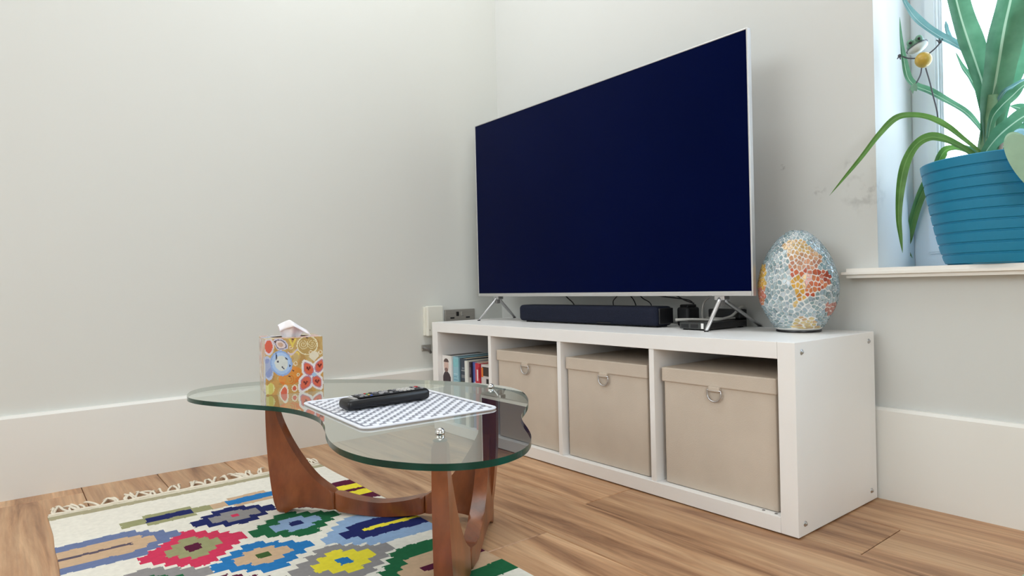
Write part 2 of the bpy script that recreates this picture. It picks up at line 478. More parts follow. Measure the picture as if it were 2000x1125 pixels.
# ------------------------------------------------------------------ storage boxes
def storage_box(x0, x1, label):
    t = thing('storage_box', label, 'storage box', ((x0 + x1) / 2, 0, KT), 0, 'beige storage boxes in the shelf unit')
    w = (x1 - x0) / 2
    part('body', t, m_boxfab, -w + .004, w - .004, -.398, -.062, .001, .292, bev=.003)
    bm = bmesh.new(); box(bm, -w, w, -.403, -.058, .262, .2985, bev=.003)
    mk('lid', bm, m_boxfab, t)
    # d-shaped ring on a small tab
    ring_ = bmesh.new()
    pts = [(-.019, 0), (.019, 0)] + [(.019 * math.cos(a), -.008 - .019 * math.sin(a)) for a in [i * PI / 10 for i in range(11)]]
    pts = [Vector((x, -.4055, .255 + z)) for x, z in pts]
    tube(ring_, pts + [pts[0]], .0022, 8, cap=False)
    rg = mk('pull_ring', ring_, m_silver, t, smooth=True)
    part('ring_tab', rg, m_boxfab, -.015, .015, -.4075, -.397, .2525, .264, bev=.001)
    return t
storage_box(.487, .797, 'beige lidded storage box behind the glass table end, beside the books')
storage_box(.834, 1.148, 'beige lidded storage box in the middle, between the other two boxes')
storage_box(1.196, 1.510, 'beige lidded storage box at the right end, nearest the screwed side panel')

# ------------------------------------------------------------------ books
def cover(name, c, rough=0.35): return pm(name, rgb(*c), rough, var=0.05, scale=20)
m_pages = pm('book_pages', rgb(225, 214, 192), 0.9, var=0.08, stretch=(300, 3, 3), scale=3)
BK = [
 (.133, .196, .293, (238, 236, 234), 'white thick book with a dark-clothed portrait on its spine'),
 (.199, .236, .291, (150, 198, 214), 'pale blue thick book next to the portrait spine'),
 (.238, .284, .287, (58, 70, 84), 'dark slate blue book right of the pale blue one'),
 (.286, .306, .282, (226, 232, 228), 'white slim book right of the dark slate one, blue at its foot'),
 (.3075, .3195, .279, (52, 38, 48), 'dark plum slim book with a buff lower spine'),
 (.321, .352, .279, (78, 96, 168), 'blue paperback with pale bands on the spine'),
 (.354, .380, .279, (196, 40, 62), 'red paperback with white lettering panels on the spine'),
 (.382, .430, .276, (210, 205, 205), 'black and white patterned paperback against the divider'),
]
for i, (x0, x1, h, c, lab) in enumerate(BK):
    t = thing('book', lab, 'book', ((x0 + x1) / 2, 0, KT), 0, 'books in the left cube of the shelf unit')
    w = (x1 - x0) / 2; hh = h - KT
    yf, yb = -.400 + .006 * (i % 3), -.400 + .006 * (i % 3) + hh * .68
    mc = cover('book_cover_%d' % i, c)
    bm = bmesh.new()
    bt = .0018
    pts = [(-w, yb), (-w, yf), (w, yf), (w, yb), (w - bt, yb), (w - bt, yf + bt), (-w + bt, yf + bt), (-w + bt, yb)]
    A = [bm.verts.new((a, b, 0)) for a, b in pts]; B = [bm.verts.new((a, b, hh)) for a, b in pts]
    bm.faces.new(A); bm.faces.new(list(reversed(B)))
    for k in range(8): bm.faces.new((A[k], A[(k + 1) % 8], B[(k + 1) % 8], B[k]))
    mk('cover', bm, mc, t)
    part('page_block', t, m_pages if i not in (0, 1) else m_black, -w + bt + .0002, w - bt - .0002, yf + bt + .0005, yb - .004, .003, hh - (.002 if i < 3 else .0007))
    prints = [0]
    def flat(poly, col, nm='spine_print'):
        b_ = bmesh.new(); prints[0] += 1; lift = .00025 * prints[0]
        A = [b_.verts.new((x, yf - lift, z)) for x, z in poly]; B = [b_.verts.new((x, yf, z)) for x, z in poly]
        b_.faces.new(A); b_.faces.new(list(reversed(B)))
        n_ = len(poly)
        for k in range(n_): b_.faces.new((A[k], A[(k + 1) % n_], B[(k + 1) % n_], B[k]))
        return mk(nm, b_, pm('print_ink', rgb(*col), .5, var=.08, scale=60), t)
    zt = lambda q: hh * (.52 + .47 * q)
    def rect(x0_, x1_, z0_, z1_, col): return flat([(x0_ * w, zt(z0_)), (x1_ * w, zt(z0_)), (x1_ * w, zt(z1_)), (x0_ * w, zt(z1_))], col)
    if i == 0:
        el = lambda cx, cz, rx, rz, n_=18: [(w * (cx + rx * math.cos(2 * PI * k / n_)), hh * (cz + rz * math.sin(2 * PI * k / n_))) for k in range(n_)]
        flat([(w * a, hh * b) for a, b in ((-.88, .2), (.80, .2), (.82, .675), (.55, .725), (.12, .76), (-.36, .76), (-.70, .725), (-.90, .68))], (62, 50, 58), 'portrait_coat')
        flat(el(-.12, .845, .50, .095), (214, 186, 176), 'portrait_face')
        flat([(w * (-.12 + .54 * math.cos(a)), hh * (.90 + .055 * math.sin(a))) for a in [PI * k / 10 for k in range(11)]], (92, 74, 70), 'portrait_hair')
        flat(el(-.12, .785, .38, .030), (134, 106, 100), 'portrait_beard')
    elif i == 1:
        rect(-.9, .9, .70, .95, (136, 200, 208)); rect(-.7, .6, .46, .485, (190, 222, 232)); rect(-.7, .4, .38, .40, (110, 160, 185)); rect(-.7, .6, .28, .30, (110, 160, 185))
    elif i == 2:
        rect(-.7, .5, .62, .65, (170, 175, 180)); rect(-.5, .2, .68, .74, (120, 130, 140)); rect(-.6, .4, .40, .50, (120, 125, 130)); rect(-.9, .9, .02, .3, (86, 92, 84))
    elif i == 3:
        rect(-.96, .96, .01, .28, (166, 196, 220))
    elif i == 4:
        rect(-.9, .9, .02, .52, (178, 168, 162)); rect(-.5, .7, .62, .85, (104, 84, 96))
    elif i == 5:
        rect(-.2, .95, .42, .96, (120, 136, 200)); rect(-.4, .9, .36, .40, (210, 220, 240)); rect(-.2, .9, .22, .28, (200, 214, 240)); rect(-.9, .9, .0, .1, (40, 50, 110))
    elif i == 6:
        rect(-.35, .35, .46, .82, (240, 214, 216)); rect(-.35, .35, .06, .34, (242, 226, 226)); rect(.55, .95, .55, .9, (150, 20, 40))
    elif i == 7:
        rect(-.7, .9, .66, .95, (60, 48, 44)); rect(-.95, -.5, .62, .92, (230, 130, 60)); rect(-.4, .1, .1, .4, (120, 90, 96)); rect(.3, .85, .36, .58, (36, 34, 38)); rect(.1, .9, .12, .3, (170, 60, 80))

# ------------------------------------------------------------------ television
TX0, TX1, TZ0, TZ1, TY = .1245, 1.3475, .5145, 1.2085, -.213
tv = thing('television', 'large flat black-screened television with thin silver rim on the white shelf unit', 'television', (0, 0, 0))
m_scr, t_, p_ = new_mat('television_screen')
lw = t_.n('ShaderNodeTexCoord'); nz = t_.n('ShaderNodeTexNoise'); nz.inputs['Scale'].default_value = 2.2; nz.inputs['Detail'].default_value = 5
t_.l(lw.outputs['Object'], nz.inputs['Vector'])
rr = t_.n('ShaderNodeValToRGB'); rr.color_ramp.elements[0].color = (0.0005, 0.0016, 0.020, 1); rr.color_ramp.elements[1].color = (0.0012, 0.0034, 0.034, 1)
t_.l(nz.outputs['Fac'], rr.inputs['Fac']); t_.l(rr.outputs['Color'], p_.inputs['Base Color'])
p_.inputs['Roughness'].default_value = 0.12
p_.inputs['Specular IOR Level'].default_value = 0.10
p_.inputs['Specular Tint'].default_value = (0.10, 0.22, 0.9, 1)
part('screen', tv, m_scr, TX0 + .004, TX1 - .005, TY - .0005, TY + .006, TZ0 + .013, TZ1 - .004)
bm = bmesh.new()
def bar(x0, x1, z0, z1, y0, y1): box(bm, x0, x1, y0, y1, z0, z1, bev=.0012)
mk('side_rim', bx(TX0, TX0 + .004, TY - .002, TY + .013, TZ0, TZ1, bev=.001), m_bezel, tv)
mk('side_rim', bx(TX1 - .005, TX1, TY - .002, TY + .013, TZ0, TZ1, bev=.001), m_bezel, tv)
mk('top_rim', bx(TX0 + .004, TX1 - .005, TY - .002, TY + .013, TZ1 - .004, TZ1, bev=.001), m_bezel, tv)
mk('bottom_rim', bx(TX0 + .004, TX1 - .005, TY - .003, TY + .013, TZ0, TZ0 + .0128, bev=.002), m_bezel, tv)
bm.free()
mk('rear_shell', bx(TX0 + .012, TX1 - .014, TY + .006, TY + .016, TZ0 + .01, TZ1 - .01, bev=.003), m_blackm, tv)
mk('rear_housing', bx(TX0 + .15, TX1 - .15, TY + .015, TY + .048, TZ0 + .02, TZ1 - .16, bev=.01), m_blackm, tv)
def stand(xt, front, back):
    fo = mk('stand', bx(xt - .016, xt + .016, TY - .004 + .006, TY + .03, TZ0 - .012, TZ0 + .004, bev=.003), m_silver, tv)
    for (e, nm) in ((front, 'front_strut'), (back, 'rear_strut')):
        bm = bmesh.new()
        a = Vector((xt, TY + .012 + (.004 if nm[0] == 'r' else -.004), TZ0 - .008)); b = Vector((e[0], e[1], KH + .004))
        k = a.lerp(b, .12)
        tube(bm, [a + Vector((0, 0, .004)), k, a.lerp(b, .5), b, b + (b - a).normalized() * .003], [.0075, .0075, .0068, .0055, .003], 10, flat=.75)
        mk(nm, bm, m_silver, fo, smooth=True)
        bm = bmesh.new(); lathe(bm, [(0, 0), (.006, 0), (.006, .003), (0, .003)], 12, (b.x, b.y, KH)); mk('rubber_pad', bm, m_black, fo)
    bm = bmesh.new()
    a = Vector((xt, TY + .012, TZ0 - .03))
    fo2 = mk('brace', bx(xt - .006, xt + .006, TY + .004, TY + .022, TZ0 - .028, TZ0 - .008, bev=.003), m_grey, fo)
    bm.free()
stand(.234, (.182, -.256), (.150, -.05))
stand(1.243, (1.236, -.262), (1.243, -.012))

# ------------------------------------------------------------------ soundbar, boxes and cables on the unit
sb = thing('soundbar', 'long dark navy cloth-fronted soundbar under the television', 'soundbar', (0, 0, KH))
def rbox_profile(x0, x1, y0, y1, z0, z1, r):
    return bx(x0, x1, y0, y1, z0, z1, bev=r, seg=5)
bm = rbox_profile(.385, 1.034, -.218, -.135, .004, .063, .014); mk('cloth_body', bm, m_grille, sb, smooth=True, autosmooth=.9)
bm = rbox_profile(1.0325, 1.0385, -.208, -.143, .010, .058, .0028); mk('end_cap', bm, m_black, sb, smooth=True, autosmooth=.9)
mk('name_strip', bx(.79, .85, -.2186, -.2178, .008, .011), m_blackm, sb)
for q_ in (.43, 1.0): mk('rubber_foot', bx(q_ - .02, q_ + .02, -.2, -.15, 0, .006), m_blackm, sb)

pa = thing('power_adapter', 'chunky black power adapter between soundbar and television stand', 'adapter', (1.052, -.088, KH))
mk('adapter_body', bx(-.022, .022, -.03, .03, 0, .058, bev=.008, seg=3), m_blackm, pa)
mk('adapter_cap', bx(-.016, .016, -.022, .022, .056, .066, bev=.004), m_black, pa)

st = thing('media_box', 'flat black media box with two ports behind the right television foot', 'media box', (1.176, -.13, KH))
mk('casing', bx(-.048, .048, -.104, .085, .003, .022, bev=.003), m_black, st)
mk('front_panel', bx(-.044, .044, -.1062, -.103, .004, .021), m_dgrey, st)
for q_ in (-.028, .004): mk('port', bx(q_ - .012, q_ + .012, -.1072, -.1058, .007, .017), m_blackm, st)
mk('white_tag', bx(.026, .034, -.1072, -.1058, .005, .020), m_white, st)
for a in (-.035, .035):
    for b in (-.09, .07): mk('pad', bx(a - .006, a + .006, b - .006, b + .006, 0, .004), m_blackm, st)
br = thing('router', 'second black box lying behind the media box with cables on top', 'router', (1.13, -.055, KH))
mk('casing', bx(-.022, .085, -.012, .022, .024, .052, bev=.004), m_blackm, br)
mk('stem', bx(-.02, .08, .027, .032, 0, .05, bev=.001), m_black, br)
mk('rear_rest', bx(-.02, .08, .018, .03, .028, .034), m_black, br)

def cable(pts, r, mat, label, k=6):
    bm = bmesh.new(); tube(bm, catmull(pts, k), r, 8)
    return tag(mk('cable', bm, mat, smooth=True), label, 'cable', 'cables behind the television')
Z = KH
cable([(.575, -.16, .520), (.575, -.140, .505), (.59, -.128, .485), (.60, -.118, .45), (.60, -.11, Z + .0025)], .0022, m_black, 'short black cable dropping behind the left half of the soundbar')
cable([(.845, -.16, .525), (.80, -.135, .508), (.775, -.122, .492), (.78, -.117, .46), (.79, -.11, Z + .002)], .0018, m_black, 'thin black cable loop leftmost of those right of the soundbar middle')
cable([(.872, -.16, .525), (.872, -.13, .50), (.874, -.118, .47), (.876, -.112, Z + .002)], .0018, m_black, 'thin straight black cable hanging behind the soundbar middle')
cable([(.915, -.16, .523), (.92, -.14, .505), (.935, -.122, .488), (.94, -.115, .45), (.945, -.108, Z + .002)], .0018, m_black, 'thin black cable slanting down behind the right soundbar half')
cable([(.93, -.15, .522), (.97, -.125, .513), (1.02, -.10, .505), (1.055, -.085, .498), (1.07, -.085, .487)], .002, m_black, 'black cable running from the television to the power adapter')
cable([(1.035, -.15, .522), (1.045, -.13, .512), (1.06, -.11, .498), (1.08, -.095, .489)], .002, m_black, 'short black lead looping into the power adapter top')
cable([(1.195, -.16, .522), (1.175, -.15, .513), (1.150, -.145, .495), (1.142, -.143, .47), (1.140, -.14, Z + .0245)], .0028, m_cablegrey, 'grey cable looping up from the media box to the television')
cable([(1.10, -.215, Z + .026), (1.14, -.19, Z + .027), (1.20, -.165, Z + .026), (1.20, -.13, Z + .027), (1.205, -.09, Z + .035), (1.215, -.06, Z + .058), (1.218, -.04, Z + .055)], .004, m_cablegrey, 'thick grey cable lying across the top of the media box')
cable([(1.125, -.10, Z + .027), (1.16, -.12, Z + .0275), (1.19, -.10, Z + .026), (1.20, -.07, Z + .0265)], .003, m_cablegrey, 'short pale grey cable coiled on the media box')

# ------------------------------------------------------------------ mosaic egg lamp
EX, EY, ER, EH = 1.4175, -.122, .0965, .262
egg = thing('egg_lamp', 'egg-shaped crackle mosaic glass world globe lamp at the right end of the shelf unit', 'lamp', (EX, EY, KH))
EGG_TAB = [(0, .55), (.05, .645), (.1, .725), (.25, .925), (.4, 1.0), (.5, .985), (.625, .905), (.75, .775), (.84, .63), (.90, .505), (.95, .365), (.98, .235), (.995, .12), (1.0, 0.0)]
def egg_r(h):   # h 0..1 of the height
    h = min(max(h, 0), 1)
    for (a, ra), (b, rb) in zip(EGG_TAB, EGG_TAB[1:]):
        if h <= b:
            i = [t[0] for t in EGG_TAB].index(a)
            sl = lambda k: (EGG_TAB[min(k + 1, 13)][1] - EGG_TAB[max(k - 1, 0)][1]) / (EGG_TAB[min(k + 1, 13)][0] - EGG_TAB[max(k - 1, 0)][0])
            t = (h - a) / (b - a)
            if h > .95: return ER * (ra + (rb - ra) * t)
            m0, m1 = sl(i) * (b - a), sl(i + 1) * (b - a)
            return ER * ((2*t**3 - 3*t*t + 1) * ra + (t**3 - 2*t*t + t) * m0 + (3*t*t - 2*t**3) * rb + (t**3 - t*t) * m1)
    return 0.0
bm = bmesh.new()
prof = [(0, .0055)] + [(max(.001, egg_r(i / 48) - .0012), .0055 + (EH - .0055) * (i / 48)) for i in range(48)] + [(0, EH - .001)]
lathe(bm, prof, 64)
m_grout = pm('white_grout', rgb(244, 243, 240), 0.6, var=0.03, scale=60)
mk('globe_shell', bm, m_grout, egg, smooth=True)
bm = bmesh.new(); lathe(bm, [(0, 0), (.053, 0), (.0545, .002), (.054, .0054), (0, .0054)], 48); mk('base_ring', bm, m_black, egg, smooth=True, autosmooth=.6)
# crazed glass pieces: voronoi cells of points spread on the egg
rg = random.Random(3)
N = 1250
dirs = []
for i in range(N):
    z = 1 - 2 * (i + .5) / N; ph = i * 2.39996
    v = Vector((math.sqrt(1 - z * z) * math.cos(ph), math.sqrt(1 - z * z) * math.sin(ph), z))
    v = (v + Vector((rg.gauss(0, .028), rg.gauss(0, .028), rg.gauss(0, .028)))).normalized()
    dirs.append(v)
hb = bmesh.new()
hv = [hb.verts.new(v) for v in dirs]
hb.verts.index_update()
bmesh.ops.convex_hull(hb, input=hb.verts[:])
hb.faces.ensure_lookup_table()
FACE_AZ = math.atan2(-1.7347 - EY, 2.2586 - EX)
AFR = [(375,215),(400,195),(470,180),(530,185),(600,240),(690,345),(690,380),(640,420),(700,450),(745,500),(740,560),(690,595),(600,640),(550,680),(505,690),(465,640),(450,540),(440,450),(425,400),(410,320),(380,250)]
SAM = [(120,380),(215,372),(238,400),(228,560),(222,640),(225,740),(150,700)]
MAD = [(690,735),(740,695),(785,710),(782,775),(735,805),(700,770)]
TIP = [(435,690),(492,695),(470,770)]
ANT = [(420,920),(440,850),(480,812),(560,806),(600,835),(640,880),(650,950),(420,950)]
def inside(P, x, y):
    c = False; n = len(P)
    for i in range(n):
        (x1, y1), (x2, y2) = P[i], P[(i + 1) % n]
        if (y1 > y) != (y2 > y) and x < (x2 - x1) * (y - y1) / (y2 - y1) + x1: c = not c
    return c
cols = {}
def tile_mat(c):
    if c not in cols:
        m = pm('crackle_glass', rgb(*c), 0.14, var=0.22, scale=45, spec=0.6, coat=0.3)
        cols[c] = m
    return cols[c]
OCEAN = [(150,170,176),(166,180,186),(134,156,160),(178,188,194),(146,164,174),(160,176,180),(124,148,154)]
def tile_colour(h, lam):
    y = 930 - h * 835
    s = math.sin(lam)
    x = 487 + 332 * (egg_r(h) / ER) * s
    if math.cos(lam) > -.05:
        if inside(AFR, x, y):
            if y < 300: return rg.choice([(196,160,96),(204,170,110),(190,150,100)])
            if y < 345: return rg.choice([(196,152,104),(190,142,104)])
            if y < 430: return rg.choice([(190,136,104),(198,144,112),(184,124,98)])
            if x < 545 and y > 480: return rg.choice([(206,156,60),(212,166,76),(200,140,60)])
            return rg.choice([(184,88,54),(192,100,64),(176,78,52),(200,120,76)])
        if inside(SAM, x, y): return rg.choice([(208,172,88),(204,160,80)]) if y < 580 else rg.choice([(204,140,104),(196,120,100)])
        if inside(MAD, x, y): return rg.choice([(178,118,104),(188,130,118)])
        if inside(TIP, x, y): return (206,172,96)
        if inside(ANT, x, y): return rg.choice([(206,182,118),(196,160,116),(212,190,136)])
    else:
        a = noise.noise(Vector((math.cos(lam) * 1.6, math.sin(lam) * 1.6, h * 3.2)))
        if a > .18: return rg.choice([(206,172,96),(196,140,100),(184,100,70),(150,170,110)])
    return rg.choice(OCEAN)
tiles = []
def to_egg(v, lift=0.0):
    h = .5 + .5 * v.z
    # even out: map latitude to height along the egg
    h = .012 + .988 * h
    r = egg_r(h) + lift
    q = math.hypot(v.x, v.y) or 1e-6
    zz = .0055 + (EH - .0055) * h + (lift if h > .97 else 0)
    return Vector((v.x / q * r, v.y / q * r, zz)), h
for v in hb.verts:
    fs = list(v.link_faces)
    if len(fs) < 3: continue
    n_ = v.co.normalized()
    a = n_.orthogonal().normalized(); b = n_.cross(a)
    cc = []
    for f in fs:
        p0, p1, p2 = [w.co for w in f.verts]
        nn = (p1 - p0).cross(p2 - p0)
        if nn.length < 1e-12: continue
        nn.normalize()
        if nn.dot(n_) < 0: nn = -nn
        cc.append(nn)
    cc.sort(key=lambda q: math.atan2(q.dot(b), q.dot(a)))
    cen = sum(cc, Vector()) / len(cc)
    gap = .20 + .16 * rg.random()
    poly = [(q.lerp(cen, gap)).normalized() for q in cc]
    cen = cen.normalized()
    h = .012 + .988 * (.5 + .5 * cen.z)
    if h < .02 or h > .992: continue
    lam = math.atan2(cen.y, cen.x) - FACE_AZ
    lam = (lam + PI) % (2 * PI) - PI
    tiles.append((math.cos(lam), poly, tile_colour(h, lam)))
hb.free()
tiles.sort(key=lambda q: -q[0])
def add_tile(bm, poly, ix=0):
    top = [bm.verts.new(to_egg(q, .0012)[0]) for q in poly]; bot = [bm.verts.new(to_egg(q, -.0018)[0]) for q in poly]
    f = bm.faces.new(top); f.material_index = ix
    n_ = len(poly)
    for k in range(n_):
        g = bm.faces.new((bot[k], bot[(k + 1) % n_], top[(k + 1) % n_], top[k])); g.material_index = ix
for _, poly, c in tiles[:300]:
    bm = bmesh.new(); add_tile(bm, poly); mk('mosaic_piece', bm, tile_mat(c), egg)
rest = bmesh.new(); allm = []
for _, poly, c in tiles[300:]:
    m = tile_mat(c)
    if m not in allm: allm.append(m)
    add_tile(rest, poly, allm.index(m))
mk('far_mosaic', rest, None, egg, kind='stuff', mats=allm)

# ------------------------------------------------------------------ glass coffee table
tb = thing('coffee_table', 'low coffee table with wavy-edged clear glass top on curved teak legs', 'coffee table', (0, 0, 0))
OUT = [(0.5903, -1.3978), (0.5215, -1.3721), (0.4867, -1.3288), (0.4764, -1.2575), (0.5023, -1.1728), (0.5927, -1.0526), (0.6995, -0.9552), (0.8195, -0.87), (0.9454, -0.8127), (1.047, -0.7948), (1.131, -0.8163), (1.2162, -0.8694), (1.2788, -0.9271), (1.33, -0.9821), (1.3739, -1.0145), (1.4308, -1.0491), (1.4812, -1.085), (1.5231, -1.1333), (1.5404, -1.185), (1.5345, -1.2294), (1.5089, -1.2712), (1.4679, -1.3037), (1.4106, -1.3297), (1.343, -1.3386), (1.2761, -1.3307), (1.2107, -1.3116), (1.1582, -1.292), (1.0746, -1.2699), (0.9903, -1.2701), (0.9098, -1.2888), (0.8106, -1.3376), (0.7085, -1.3856), (0.6454, -1.4016)]
GZ0, GZ1 = .305, .315
ol = catmull([(x, y_, 0) for x, y_ in OUT], 5, closed=True)
bm = bmesh.new()
A = [bm.verts.new((p.x, p.y, GZ0)) for p in ol]; B = [bm.verts.new((p.x, p.y, GZ1)) for p in ol]
fa = bm.faces.new(list(reversed(A))); fb = bm.faces.new(B); n = len(ol)
fa.material_index = 2
for i in range(n):
    f = bm.faces.new((A[i], A[(i + 1) % n], B[(i + 1) % n], B[i])); f.material_index = 1; f.smooth = True
bmesh.ops.bevel(bm, geom=list(fa.edges) + list(fb.edges), offset=.0016, segments=2, affect='EDGES', material=1)
mk('glass_top', bm, m_glass, tb, mats=[m_edge, m_under])
Lp, Rp, Fp = Vector((.628, -1.195, 0)), Vector((1.022, -.845, 0)), Vector((1.342, -1.162, 0))
LT = .035
def base(A_, B_, left_leg, right_name):
    d = (B_ - A_); L = d.length; d.normalize(); nrm = Vector((-d.y, d.x, 0))
    fr = lambda s, t, z: A_ + d * s + nrm * (t * (1 - .28 * min(1, max(0, z) / .3))) + Vector((0, 0, z))
    # profile of one end in (s,z) from the foot outwards; mirrored for the other end
    outer = [(.0, .0037), (-.012, .034), (-.021, .090), (-.027, .150), (-.030, .205), (-.031, .255), (-.030, .3045)]
    inner = [(-.012, .3045), (-.008, .275), (-.001, .245), (.012, .213), (.034, .172), (.065, .127), (.101, .088), (.148, .058)]
    under = [(.148, .015), (.10, .020), (.066, .021), (.040, .016), (.024, .0065), (.016, .0037)]
    sm = lambda P: [(v.x, v.y) for v in catmull([(a, b, 0) for a, b in P], 3)]
    leg = sm(outer) + sm(inner) + sm(under)
    bm = bmesh.new(); prism(bm, leg, fr, LT, bev=.008); mk('leg', bm, m_teak, tb, smooth=True, autosmooth=.7)
    mid = L / 2
    top = sm([(.148, .058), (.20, .045), (mid, .038), (L - .20, .045), (L - .148, .058)])
    bot = sm([(L - .148, .015), (L - .20, .0085), (mid, .0045), (.20, .0085), (.148, .015)])
    if right_name == 'leg':
        bm = bmesh.new(); prism(bm, top + bot, fr, LT, bev=.013, seg=4); mk('stretcher', bm, m_teak, tb, smooth=True, autosmooth=.7)
        bm = bmesh.new(); prism(bm, [(L - a, b if b > .006 else (b - .0037) * 2.2) for a, b in reversed(leg)], fr, LT, bev=.007); mk('leg', bm, m_teak, tb, smooth=True, autosmooth=.7)
    else:
        inn = [(L - a, b) for a, b in sm([(.148, .058), (.101, .088), (.065, .127), (.034, .172), (.012, .213), (-.001, .245), (-.008, .275), (-.012, .300)])]
        und = [(L - a, b) for a, b in sm([(.006, .0), (.024, .004), (.040, .014), (.066, .021), (.10, .020), (.148, .015)])]
        bm = bmesh.new(); prism(bm, top + inn[1:] + [(L + .028, .300), (L + .026, .16), (L + .004, .0)] + und[:-1] + bot, fr, .034, bev=.006)
        mk('stretcher', bm, m_teak, tb, smooth=True, autosmooth=.7)
    return fr
base(Lp, Rp, True, 'leg')
base(Fp, Rp, False, 'merge')
for P, dx in ((Lp, Vector((-.015, -.013, 0))), (Rp, Vector((.013, .011, 0))), (Fp, Vector((.014, -.014, 0)))):
    bm = bmesh.new()
    c = P + dx
    lathe(bm, [(0, -.014), (.004, -.014), (.004, .0), (.0075, .0003), (.0082, .0035), (.0068, .0075), (.0035, .0098), (0, .0104)], 20, (c.x, c.y, GZ1))
    mk('cap_pin', bm, m_chrome, tb, smooth=True)
    bm = bmesh.new(); lathe(bm, [(.004, GZ0 - .0008), (.012, GZ0 - .0008), (.012, GZ0), (.004, GZ0)], 20, (c.x, c.y, 0)); mk('rubber_washer', bm, m_black, tb)

# ------------------------------------------------------------------ tissue box
C0, C1 = Vector((.741, -1.262, 0)), Vector((.767, -1.134, 0))
dv = (C1 - C0); BW = .130
ang = math.atan2(dv.y, dv.x)
tbx = thing('tissue_box', 'cube tissue box printed with orange, red and blue swirls on the glass table', 'tissue box', (C0.x, C0.y, GZ1), ang)
m_card = paint_mat('printed_card', 0.22, coat=0.4)
def ell(x, y, cx, cy, rx, ry, rot=0):
    a = math.radians(rot); dx, dy = x - cx, y - cy
    u = (dx * math.cos(a) + dy * math.sin(a)) / rx; v = (-dx * math.sin(a) + dy * math.cos(a)) / ry
    return math.hypot(u, v)
def drop(x, y, cx, cy, rx, ry, rot, sharp=.7):
    a = math.radians(rot); dx, dy = x - cx, y - cy
    u = (dx * math.cos(a) + dy * math.sin(a)) / rx; v = (-dx * math.sin(a) + dy * math.cos(a)) / ry
    return math.hypot(u / max(.12, 1 - sharp * max(0, v)), v)
PET = [(745, 740, 62, 90, 150), (885, 715, 55, 85, 205), (705, 905, 66, 95, 35), (850, 900, 58, 84, -30)]
def front_paint(x, y):
    n_ = noise.noise(Vector((x / 90, y / 90, 3.1)))
    c = (200, 164, 100) if y < 620 else (208, 158, 88)
    if n_ > .18: c = (206, 176, 118)
    if n_ < -.25: c = (188, 146, 84)
    if ell(x, y, 530, 810, 150, 100, -15) < 1: c = (228, 146, 60) if n_ > -.1 else (222, 122, 44)
    if ell(x, y, 520, 850, 60, 60) < 1 and math.sin(ell(x, y, 520, 850, 60, 60) * 14) > .3: c = (204, 168, 84)
    d = ell(x, y, 740, 465, 122, 105, 0)
    if d < 1.08:
        c = (190, 156, 92)
        for sx_, sg in ((690, 1), (800, -1)):
            dx, dy = x - sx_, y - 450; rr_ = math.hypot(dx, dy); th = math.atan2(dy, dx * sg)
            if rr_ < 62 and abs(((rr_ / 24 + th / (2 * PI)) % 1) - .5) < .13: c = (234, 222, 180)
        if d > .96: c = (238, 228, 190)
    if abs(y - (560 + 32 * math.sin((x - 470) / 26))) < 15 and 470 < x < 640: c = (236, 206, 100)
    if abs(y - (535 + 26 * math.sin((x - 500) / 26))) < 12 and 500 < x < 620: c = (216, 200, 208)
    for cx, cy, r in ((540, 480, 22), (590, 670, 26), (780, 548, 24), (900, 555, 26), (620, 800, 20)):
        d = ell(x, y, cx, cy, r, r)
        if d < 1: c = (236, 222, 190) if d > .6 else (206, 160, 96)
    if abs(abs(x - 560) - max(0, (455 - y)) * .5) < 12 and 375 < y < 480: c = (232, 206, 92)
    d = drop(x, y, 415, 440, 100, 66, 30, .5)
    if d < 1: c = (206, 202, 222) if d > .78 else ((96, 92, 110) if d > .66 else ((232, 214, 212) if d > .36 else (208, 170, 146)))
    d = ell(x, y, 275, 455, 62, 102)
    if d < 1: c = (226, 214, 220) if d > .72 else (222, 100, 78)
    d = ell(x, y, 262, 700, 62, 140, -6)
    if d < 1: c = (196, 204, 226) if d > .8 else ((150, 164, 208) if n_ > 0 else (172, 182, 214))
    d = ell(x, y, 420, 655, 128, 150, -25)
    if d < 1: c = (150, 178, 226) if d > .86 else ((176, 204, 240) if d > .6 else (222, 226, 220))
    if ell(x, y, 360, 575, 9, 42) < 1 or ell(x, y, 480, 605, 20, 7, 40) < 1 or ell(x, y, 435, 705, 8, 26, -40) < 1 or ell(x, y, 378, 632, 12, 12) < 1 or ell(x, y, 520, 690, 6, 18) < 1: c = (60, 58, 76)
    d = drop(x, y, 820, 600, 62, 60, 0, .8)
    if d < 1: c = (234, 222, 196)
    for cx, cy, rx, ry, rot in PET:
        d = drop(x, y, cx, cy, rx * 1.42, ry * 1.36, rot, .45)
        if d < 1: c = (240, 232, 228)
    for cx, cy, rx, ry, rot in PET:
        d = drop(x, y, cx, cy, rx, ry, rot, .45)
        if d < 1: c = (190, 132, 156) if d > .82 else (226, 108, 80)
        for k in range(3):
            if ell(x, y, cx - 14 + 16 * k, cy - 12 + 18 * (k % 2), 12, 14) < 1: c = (120, 44, 40)
    if ell(x, y, 815, 815, 30, 24) < 1: c = (178, 208, 236)
    d = drop(x, y, 440, 1000, 100, 52, 100, .5)
    if d < 1: c = (242, 230, 214) if d > .72 else (224, 104, 78)
    d = ell(x, y, 570, 955, 36, 42)
    if d < 1: c = (240, 228, 196) if d > .66 else (222, 100, 76)
    if ell(x, y, 245, 935, 90, 75) < 1 and n_ > -.2: c = (216, 204, 108) if math.sin(x / 14) > -.2 else (232, 224, 150)
    for cx, cy in ((560, 750), (515, 812), (740, 378), (350, 405), (565, 385)):
        if ell(x, y, cx, cy, 16, 9, 30) < 1: c = (96, 60, 44)
    return c
